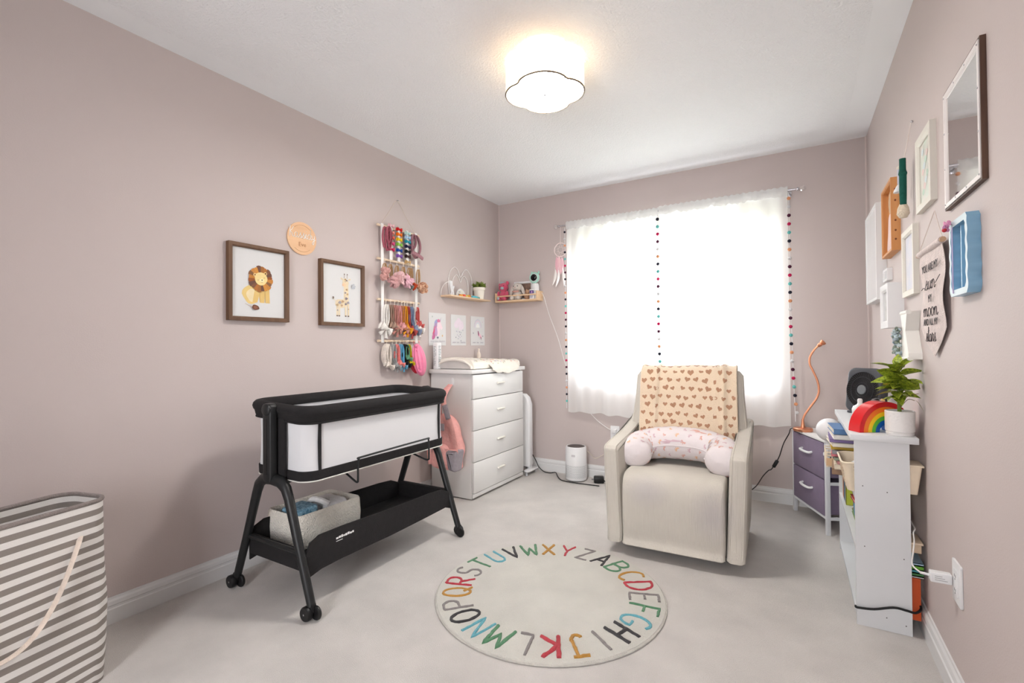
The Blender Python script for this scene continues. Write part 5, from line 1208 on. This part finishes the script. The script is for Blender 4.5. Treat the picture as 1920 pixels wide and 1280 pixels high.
# books on the bottom shelf, some poking out at the back
zc = .0455
o = book('orange picture book standing at the back of the bottom shelf', 2.735, 2.375, .0455, .11, .05, .165, (216, 92, 44), '', None, page=(216, 110, 60))
zz = .2115
for k, (nm, rgb, dz) in enumerate((('white', (226, 226, 222), .008), ('deep green', (70, 130, 76), .012), ('turquoise', (70, 150, 160), .012), ('grass green', (110, 180, 60), .016), ('pale blue', (170, 200, 220), .010))):
    book('%s thin book in the pile poking out behind the bookshelf' % nm, 2.722, 2.39, zz, .15, .11, dz - .0006, rgb, '', 'books poking out at the back'); zz += dz
for k, (nm, rgb, th) in enumerate((('sky blue', (120, 170, 196), .014), ('aqua', (150, 200, 200), .012), ('cream', (226, 214, 190), .016), ('plum', (120, 90, 116), .018), ('rose pink', (206, 140, 150), .014))):
    book('%s thin book standing on the bottom shelf' % nm, 2.69, 2.47 + .017 * k, .0455, .13, th, .20 - .012 * k, rgb, '', 'upright books on the bottom shelf')
o = thing('beige_box', 'beige ribbed box poking out behind the middle shelf', 'box', (2.71, 2.385, .3055), 0); MB().box((-.05, -.05, 0), (.082, .05, .032), .002).obj('box_body', K((222, 200, 172)), o); MB().box((-.055, -.055, .032), (.087, .055, .040), .002).obj('lid', K((232, 212, 186)), o)
# things on top of the bookshelf
ZT = BZ + .0245
t = thing('rainbow_stacker', 'glossy red to blue wooden stacking rainbow on the bookshelf top', 'toy', (2.702, 2.405, ZT), math.radians(33))
cr = [((214, 18, 28), .112, .094), ((244, 120, 24), .0935, .076), ((246, 200, 30), .0755, .060), ((92, 184, 56), .0595, .045), ((20, 90, 176), .0445, .028)]
for rgb, ro, ri in cr:
    pr_ = [(ro * cos(PI * k / 28), ro * 1.08 * sin(PI * k / 28)) for k in range(29)] + [(ri * cos(PI * k / 28), ri * 1.08 * sin(PI * k / 28)) for k in range(28, -1, -1)]
    b = MB(); n_ = 29; vs = []
    for y_ in (0, .058):
        vs += [(p[0], y_, p[1]) for p in pr_]
    fs = []
    for k in range(28):
        o1, o2, i1, i2 = k, k + 1, 57 - k, 56 - k
        fs += [(o1, o2, i2, i1), (58 + o2, 58 + o1, 58 + i1, 58 + i2), (o2, o1, 58 + o1, 58 + o2), (i1, i2, 58 + i2, 58 + i1)]
    fs += [(0, 57, 58 + 57, 58), (28, 29, 58 + 29, 58 + 28)]
    b.add(vs, fs); b.obj('arch', mat('gloss_%02x%02x%02x' % rgb, rgb, .18, coat=.3), t, smooth=35)
t = thing('potted_plant', 'speckled green leafy houseplant in a white pot on the bookshelf', 'plant', (2.738, 2.362, ZT))
MB().lathe([(0, .0), (.042, .0), (.044, .006), (.0445, .010), (.0425, .011), (.0425, .014), (.0465, .016), (.047, .092), (.044, .094), (.042, .088), (.042, .083), (0, .083)], 40).obj('pot', mat('white_glazed_pot', (232, 230, 228), .35, var=.015, vs=40, bump=.25, bs=120), t, smooth=35)
MB().lathe([(.0415, .0835), (0, .086)], 24).obj('soil', K((70, 54, 44), .9), t)
MB().tube([(0, 0, .08), (-.002, .001, .15), (.001, 0, .265)], [.007, .0055, .003], 8).obj('stem', K((120, 140, 60)), t)
def leaf_mat():
    m = mat('speckled_leaf', (100, 126, 34), .4, rgb2=(184, 196, 66), vs=150, detail=1); return m
m_leaf = leaf_mat()
lv = [(.262, 100, .060, 68), (.255, 15, .078, 48), (.25, 190, .095, 30), (.245, -60, .07, 50), (.24, 150, .06, 20), (.235, 215, .085, 22), (.23, -20, .085, 25), (.225, 60, .07, 20), (.215, -90, .08, 30), (.21, 240, .085, 15),
      (.205, 180, .088, 8), (.20, -40, .09, 14), (.195, 120, .07, 5), (.19, -110, .08, 8), (.185, 205, .09, 2), (.18, -5, .085, 14), (.175, -70, .08, 2), (.17, 255, .075, -5), (.165, 165, .075, 0), (.16, 225, .075, -10), (.155, -30, .065, 5), (.15, -95, .07, -12), (.145, 190, .06, 0), (.258, -100, .07, 35), (.242, 235, .075, 40), (.228, 265, .08, 18), (.218, 200, .09, 32), (.208, -75, .085, 22), (.198, 220, .09, 20), (.188, -55, .085, 18), (.178, 235, .08, 10), (.17, 200, .08, 18), (.16, -80, .075, 10), (.15, 245, .07, 8)]
for z, a, L, el in lv:
    b = MB(); vs = []; fs = []; n_ = 8
    for k in range(n_ + 1):
        f = k / n_; w_ = .023 * (L / .08) * (sin(PI * f ** .8) if 0 < f < 1 else 0.02); x = L * f; zz_ = -.25 * L * f * f
        vs += [(x, -w_, zz_ + w_ * .35), (x, 0, zz_), (x, w_, zz_ + w_ * .35)]
    for k in range(n_): fs += [(3 * k, 3 * k + 1, 3 * k + 4, 3 * k + 3), (3 * k + 1, 3 * k + 2, 3 * k + 5, 3 * k + 4)]
    mx = at(0, 0, z) @ RZ(math.radians(a)) @ RY(-math.radians(el)) @ RX(.75 * sin(a * 1.7 + z * 90)); b.add(vs, fs, 0, mx); b.v = [V((min(p.x, .062), p.y, p.z)) for p in b.v]
    b.obj('leaf', m_leaf, t, smooth=70)
b = MB().tube(catmull([(0, 0, .10), (.02, -.02, .15), (.05, -.045, .165)], 4), .0012, 4); b.tube(catmull([(0, 0, .10), (.02, -.03, .14), (.035, -.06, .14)], 4), .0012, 4); b.obj('twig', K((120, 100, 60)), t)
b = MB(); vs = []; fs = []
for k in range(7):
    f = k / 6; w_ = .008 * sin(PI * f) + .0005; vs += [(.03 + .035 * f, -.05 - w_, .145 - .05 * f * f), (.03 + .035 * f, -.05 + w_, .145 - .05 * f * f)]
for k in range(6): fs.append((2 * k, 2 * k + 1, 2 * k + 3, 2 * k + 2))
b.add(vs, fs); b.obj('leaf', K((120, 116, 44)), t, smooth=60)
t = thing('white_figurine', 'small white figurine half hidden behind the plant pot', 'figurine', (2.775, 2.43, ZT))
b = MB().ball((0, 0, .028), .010, .012, .014); b.ball((-.006, -.006, .045), .007, .008, .007); b.ball((.004, 0, .010), .005, .005, .012); b.ball((-.012, -.012, .044), .004, .005, .003); b.obj('body', m_wplastic, t, smooth=60)
t = thing('baby_bottle', 'clear white baby bottle standing behind the wooden rainbow', 'bottle', (2.638, 2.62, ZT))
MB().lathe([(0, 0), (.028, 0), (.03, .01), (.03, .05), (.024, .06)], 24).obj('bottle_body', mat('milky_plastic', (226, 228, 230), .25), t); MB().lathe([(.030, .050), (.031, .062), (.026, .075), (.012, .084), (.009, .092), (.010, .104), (.007, .110), (0, .111)], 24).obj('cap', m_wplastic, t)
t = thing('black_white_toy', 'small black and white toy cow between fan and rainbow', 'toy', (2.70, 2.66, ZT), .4)
b = MB().ball((0, 0, .095), .022, .014, .016); b.box((-.018, -.01, 0), (.018, .01, .085), .004); b.obj('body', mat('cow_patches', (236, 234, 232), .6, rgb2=(28, 26, 28), vs=45, detail=0), t, smooth=60); MB().ball((.026, 0, .10), .010, .009, .009).obj('muzzle', K((222, 180, 130)), t, smooth=60)
# box fan
t = thing('desk_fan', 'dark grey square desk fan tilted back on the bookshelf top', 'fan', (2.692, 2.985, ZT), math.radians(-38))
fx = at(0, .01, .118) @ RX(-.16)
m_fan = mat('charcoal_fan_plastic', (74, 76, 82), .45, var=.03)
MB().puff(rrect(.165, .225, .035), -.025, .045, .012, 'y', mx=fx).obj('housing', m_fan, t)
MB().prism(circ(.076, 40, ry=.092), -.0262, -.0245, 'y', mx=fx).obj('recess', m_blackplastic, t)
b = MB()
for k in range(48):
    a = 2 * PI * k / 48; b.tube([(.022 * cos(a), -.030, .026 * sin(a)), (.050 * cos(a + .12), -.032, .06 * sin(a + .12)), (.074 * cos(a + .3), -.028, .09 * sin(a + .3))], .0009, 4, mx=fx)
for q in (.4, .72, 1.0): b.tube([(.075 * q * cos(2 * PI * k / 36), -.030, .091 * q * sin(2 * PI * k / 36)) for k in range(36)], .0014, 5, closed=True, mx=fx)
b.obj('grille', K((58, 58, 62), .4), t)
MB().puff(circ(.021, 24, ry=.024), -.036, -.028, .003, 'y', mx=fx).obj('hub', K((120, 124, 128), .3), t)
MB().box((-.07, -.03, .0005), (.07, .05, .012), .004).obj('foot', m_fan, t)
# spare dark fabric hanging behind
o = thing('hanging_basket', 'cream woven basket end poking out behind the bookshelf', 'basket', (2.772, 2.36, .53), 0)
MB().rings([(rrect(.028, .08, .008, cx=-.004), 0), (rrect(.034, .09, .008, cx=-.001), .05), (rrect(.040, .10, .008, cx=.003), .105)], 'z').obj('basket_wall', m_bask, o); MB().box((-.018, -.052, .105), (.028, .052, .112), .002).obj('rim', m_bask, o)
# ---------------------------------------------------------------- RIGHT WALL
def wbox(nm, lab, cat, y0, y1, z0, z1, grp=None): return onright(nm, lab, cat, (y0 + y1) / 2, (z0 + z1) / 2, grp)
# mirror with studded white border and dark wood edge
t = wbox('wall_mirror', 'large mirror with white studded border and dark wood edge', 'mirror', 1.605, 1.935, 1.508, 1.862)
w_, h_ = .33, .354
b = frame_bars(w_ + .004, h_ + .004, .006, .012); b.obj('wood_edge', wood('dark_wood_edge', (70, 48, 38), (96, 70, 56), (30, 30, 4)), t, 20)
frame_bars(w_ - .008, h_ - .008, .016, .014).obj('studded_border', mat('pearl_white', (232, 226, 224), .35), t, 20)
MB().box((-w_ / 2 + .018, -.010, -h_ / 2 + .018), (w_ / 2 - .018, -.005, h_ / 2 - .018)).obj('mirror_glass', mat('silvered_glass', (225, 222, 220), .03, metal=1), t, 0)
b = MB()
for s in (-1, 1):
    for k in range(4):
        f = -.5 + k / 3; b.ball((s * (w_ / 2 - .012), -.014, f * (h_ - .028)), .0028, .002, .0028, 8, 5)
        if 0 < k < 3: b.ball((f * (w_ - .028), -.014, s * (h_ / 2 - .012)), .0028, .002, .0028, 8, 5)
b.obj('studs', m_steel, t)
# blue scalloped shadow box
t = wbox('scalloped_shadow_box', 'sky blue scalloped shadow box frame with pink flower on its corner', 'shadow box', 1.665, 1.835, 1.232, 1.446)
m_blue = mat('sky_blue_gloss', (132, 174, 202), .25, var=.02); m_bw = mat('blue_white_gloss', (188, 204, 210), .4)
def wavy(w, h, amp, n=14):
    o = []
    for k in range(n * 4 + 1): z = -h / 2 + .012 + (h - .024) * k / (n * 4); o.append((w / 2 + amp * sin(k / (n * 4) * PI * 8), z))
    o += [(w / 2 - .012, h / 2), (-w / 2 + .012, h / 2)]
    for k in range(n * 4, -1, -1): z = -h / 2 + .012 + (h - .024) * k / (n * 4); o.append((-w / 2 - amp * sin(k / (n * 4) * PI * 8), z))
    o += [(-w / 2 + .012, -h / 2), (w / 2 - .012, -h / 2)]; return o
wo = wavy(.165, .212, .003); wi = [(p[0] * .80, p[1] * .84) for p in wo]; n = len(wo)
b = MB(); vs = []
for lp, y in ((wo, 0), (wo, -.027), (wi, -.027), (wi, -.006)): vs += [(p[0], y, p[1]) for p in lp]
fs = []; mi = []
for q in range(3):
    for k in range(n): fs.append((q * n + k, q * n + (k + 1) % n, (q + 1) * n + (k + 1) % n, (q + 1) * n + k)); mi.append(1 if q == 1 else 0)
b.add(vs, fs); b.mi = mi; b.obj('scalloped_frame', [m_blue, m_bw], t, 35)
MB().prism(wi, -.006, -.001, 'y').obj('back_panel', m_blue, t, 35)
b = MB(); b.box((-.004, -.020, -.085), (.004, -.0065, .085)); b.obj('divider', m_blue, t)
MB().tube([(-.045, -.0285, -.098), (-.045, -.0285, .09)], .0016, 5).obj('lilac_string', K((214, 196, 226)), t)
b = MB(); flower(b, (-.062, -.029, .098), .016, 14, 0, 3); b.obj('pink_flower', K((232, 160, 196), .9, True), t); MB().ball((-.058, -.042, .086), .006).obj('red_bead', K((196, 50, 60), .4), t)
# pale green frame
t = wbox('framed_picture', 'pale cream frame with green watercolour beside the large mirror', 'picture', 2.083, 2.302, 1.582, 1.852)
m_crf = mat('cream_frame', (220, 216, 206), .5, var=.02)
frame_bars(.219, .27, .030, .018).obj('frame', m_crf, t, 20)
MB().box((-.08, -.008, -.107), (.08, -.003, .107)).obj('artwork', mat('green_watercolour', (206, 220, 206), .35, rgb2=(222, 212, 206), vs=14), t, 0)
a = Art(-.0082); 
for k in range(9): a.put(blob(-.04 + .02 * (k % 4) , -.07 + .018 * k, .018, .012, seed=k), ((196, 214, 200), (226, 204, 200), (210, 220, 222))[k % 3])
a.done('watercolour_print', t)
# oak shadow box with figure
t = wbox('shadow_box', 'warm oak shadow box with a pale pink figure inside', 'shadow box', 2.716, 2.985, 1.522, 1.852)
m_oakb = wood('warm_oak', (196, 132, 74), (212, 152, 96), (20, 20, 4))
frame_bars(.269, .33, .014, .034).obj('frame', m_oakb, t, 20); MB().box((-.122, -.006, -.152), (.122, -.001, .152)).obj('back_panel', m_oakb, t, 0)
MB().puff(blob(.0, .085, .06, .055, j=.01), -.016, -.006, .003, 'y').obj('tan_disc', K((196, 164, 132), .7), t)
MB().puff([tuple(p)[:2] for p in catmull([(-.03, .02, 0), (.03, .02, 0), (.05, -.05, 0), (.075, -.145, 0), (-.075, -.145, 0), (-.05, -.05, 0)], 4, True)], -.020, -.006, .004, 'y').obj('pink_panel', K((224, 196, 190), .7), t)
b = MB()
for x, z in ((.134, -.03), (.134, -.075), (.134, -.115), (.134, .06), (.134, .11)): b.ball((x + .0005, -.018, z), .0012, .004, .005, 8, 5)
b.obj('knots', K((120, 66, 36)), t)
# large white box frame
t = wbox('box_frame', 'large plain white box frame nearest the window corner', 'picture', 3.10, 3.515, 1.333, 1.838)
frame_bars(.415, .505, .018, .043).obj('frame', m_wplastic, t, 20); MB().box((-.192, -.040, -.237), (.192, -.034, .237)).obj('glazed_front', mat('white_glazing', (238, 238, 240), .2, var=.02, vs=5), t, 0)
# deep white shadow box + small one above
t = wbox('box_frame', 'deep white box frame with narrow window, below the oak shadow box', 'picture', 2.667, 2.876, 1.172, 1.372)
frame_bars(.209, .20, .034, .058).obj('frame', m_wplastic, t, 20); MB().box((-.072, -.046, -.068), (.072, -.042, .068)).obj('picture', mat('grey_photo', (206, 204, 202), .4, rgb2=(160, 158, 156), vs=14), t, 0)
t = wbox('box_frame', 'tiny white square box frame above the deep white one', 'picture', 2.935, 3.056, 1.412, 1.472)
frame_bars(.121, .06, .014, .022).obj('frame', m_wplastic, t, 20); MB().box((-.048, -.008, -.017), (.048, -.002, .017)).obj('picture', K((206, 206, 208)), t, 0)
# cream frame
t = wbox('framed_picture', 'slim cream frame with pale lilac print beside the pennant', 'picture', 2.368, 2.594, 1.294, 1.566)
frame_bars(.226, .272, .026, .018).obj('frame', m_crf, t, 20); MB().box((-.088, -.008, -.112), (.088, -.003, .112)).obj('artwork', mat('lilac_print', (214, 208, 212), .4, rgb2=(196, 200, 214), vs=18), t, 0)
# waisted white shadow box with blue flowers
t = wbox('waisted_shadow_box', 'white waisted shadow box with rolled ends behind the houseplant', 'shadow box', 2.335, 2.505, 1.04, 1.226)
wp = [(-.085, -.093), (.085, -.093), (.083, -.07), (.03, .018), (.058, .080), (.062, .093), (-.062, .093), (-.058, .080), (-.03, .018), (-.083, -.07)]
MB().prism(wp, -.042, -.0005, 'y').obj('box_body', mat('ivory_white', (234, 232, 226), .5), t, 20)
for z, hw in ((.090, .064), (-.090, .088)): MB().tube([(-hw, -.036, z), (hw, -.036, z)], .009, 10).obj('rolled_end', mat('ivory_white', (234, 232, 226), .5), t)
t = onright('dried_flowers', 'bunch of pale blue dried flowers beside the waisted shadow box', 'flowers', 2.47, 1.055)
b = MB(); r = random.Random(6)
for k in range(70):
    z = .11 * r.random(); b.ball((0, 0, 0), .010, .004, .007, 6, 4, k % 3, at(-.01 + r.gauss(0, .014), -.055 + r.gauss(0, .006), z) @ RX(r.random() * 3) @ RZ(r.random() * 3))
b.obj('petals', [K((166, 182, 192), .9), K((186, 200, 204), .9), K((136, 148, 136), .9)], t, smooth=60)['kind'] = 'stuff'
b = MB()
for k in range(5): b.tube([(-.01 + .003 * k, -.05, .08), (-.006 + .002 * k, -.046, -.03)], .0012, 4)
b.obj('stalks', K((120, 136, 104)), t)
# hanging green ornament
t = onright('hanging_ornament', 'dark green felt hanging ornament with cream tassel and white bell', 'ornament', 2.43, 1.655)
m_gr = mat('dark_green_felt', (22, 84, 72), .9, var=.1, vs=30, bump=.4, bs=120)
MB().tube(catmull([(0, -.035, .185), (.0, -.035, .13), (.003, -.035, .12), (.0, -.035, .06), (.0, -.035, .0)], 4), [.011, .011, .011, .011, .013, .0145, .0145, .013, .012, .012, .012, .012, .012, .012, .0115, .011, .011], 12).obj('felt_roll', m_gr, t)
MB().lathe([(0, -.052), (.013, -.05), (.021, -.035), (.018, -.012), (.012, .004), (0, .006)], 14, mx=at(-.004, -.035, 0)).obj('tassel', mat('cream_tassel', (230, 216, 194), .95, var=.06, vs=90, bump=.8, bs=200), t, smooth=60)
b = MB().tube([(0, -.03, .185), (.0, -.006, .325)], .0012, 4); b.tube([(.008, -.03, .185), (.0, -.006, .325)], .0012, 4); b.obj('string', K((226, 214, 206)), t)
MB().ball((0, -.004, .327), .005).obj('nail', m_steel, t)
b = MB().tube([(-.035, -.04, .155), (-.036, -.04, .095)], .007, 8); b.obj('bell_cord', K((190, 192, 206)), t)
MB().lathe([(.018, 0), (.017, .008), (.008, .026), (.004, .032), (0, .032)], 14, mx=at(-.040, -.042, .062)).obj('bell', m_wplastic, t)
MB().ball((-.034, -.04, .160), .009).obj('bead', K((226, 216, 200)), t)
# pennant
t = onright('wall_pennant', 'pale pink fabric pennant with black lettering on a wooden dowel', 'pennant', 2.105, 1.24)
MB().tube([(-.175, -.018, .183), (.165, -.018, .183)], .008, 10).obj('dowel', wood('pennant_dowel', (190, 156, 124), (206, 174, 144), (4, 30, 30)), t)
b = MB().tube([(-.165, -.018, .19), (.0, -.004, .308), (.155, -.018, .19)], .0012, 4); b.obj('cord', K((220, 206, 198)), t)
def pen(u, v):
    x = -.155 + .31 * u; bot = -.09 - .095 * (1 - abs(2 * u - 1)); z = .185 + (bot - .185) * v; return V((x, -.014 - .004 * sin(v * 9 + u * 2) - .002 * sin(u * 7), z))
b = MB(); b.grid(pen, 24, 24); b.grid(lambda u, v: pen(u, v) + V((0, .0015, 0)), 24, 24); b.obj('cloth', K((222, 208, 204), .9, True), t, smooth=70)
b = MB().tube([(-.155, -.018, .183), (.155, -.018, .183)], .0105, 10); b.obj('sleeve', K((222, 208, 204), .9, True), t)
b = MB(); b.text('YOU ARE MY', .037, at(.0, -.0205, .118) @ TXT, .0004); b.text('MY', .037, at(.0, -.0205, .012) @ TXT, .0004); b.text('AND ALL MY', .033, at(.0, -.0205, -.068) @ TXT, .0004); b.obj('capital_lettering', K((70, 64, 66), .8), t, 0)
for wd_, z_, h_, sx_ in (('sun', .062, .062, 1.6), ('moon', -.030, .060, 1.5), ('stars', -.118, .055, 1.15)):
    b = MB(); script(b, wd_, .0, z_, h_, .0011, -.020, sx=sx_)
    if wd_ == 'sun': b.tube(catmull([(-.12, -.02, .05), (-.09, -.02, .056), (-.06, -.02, .048)], 4), .0011, 5); b.tube(catmull([(.07, -.02, .058), (.10, -.02, .068), (.13, -.02, .078)], 4), .0011, 5)
    b.obj('script_word', K((70, 64, 66), .8), t)
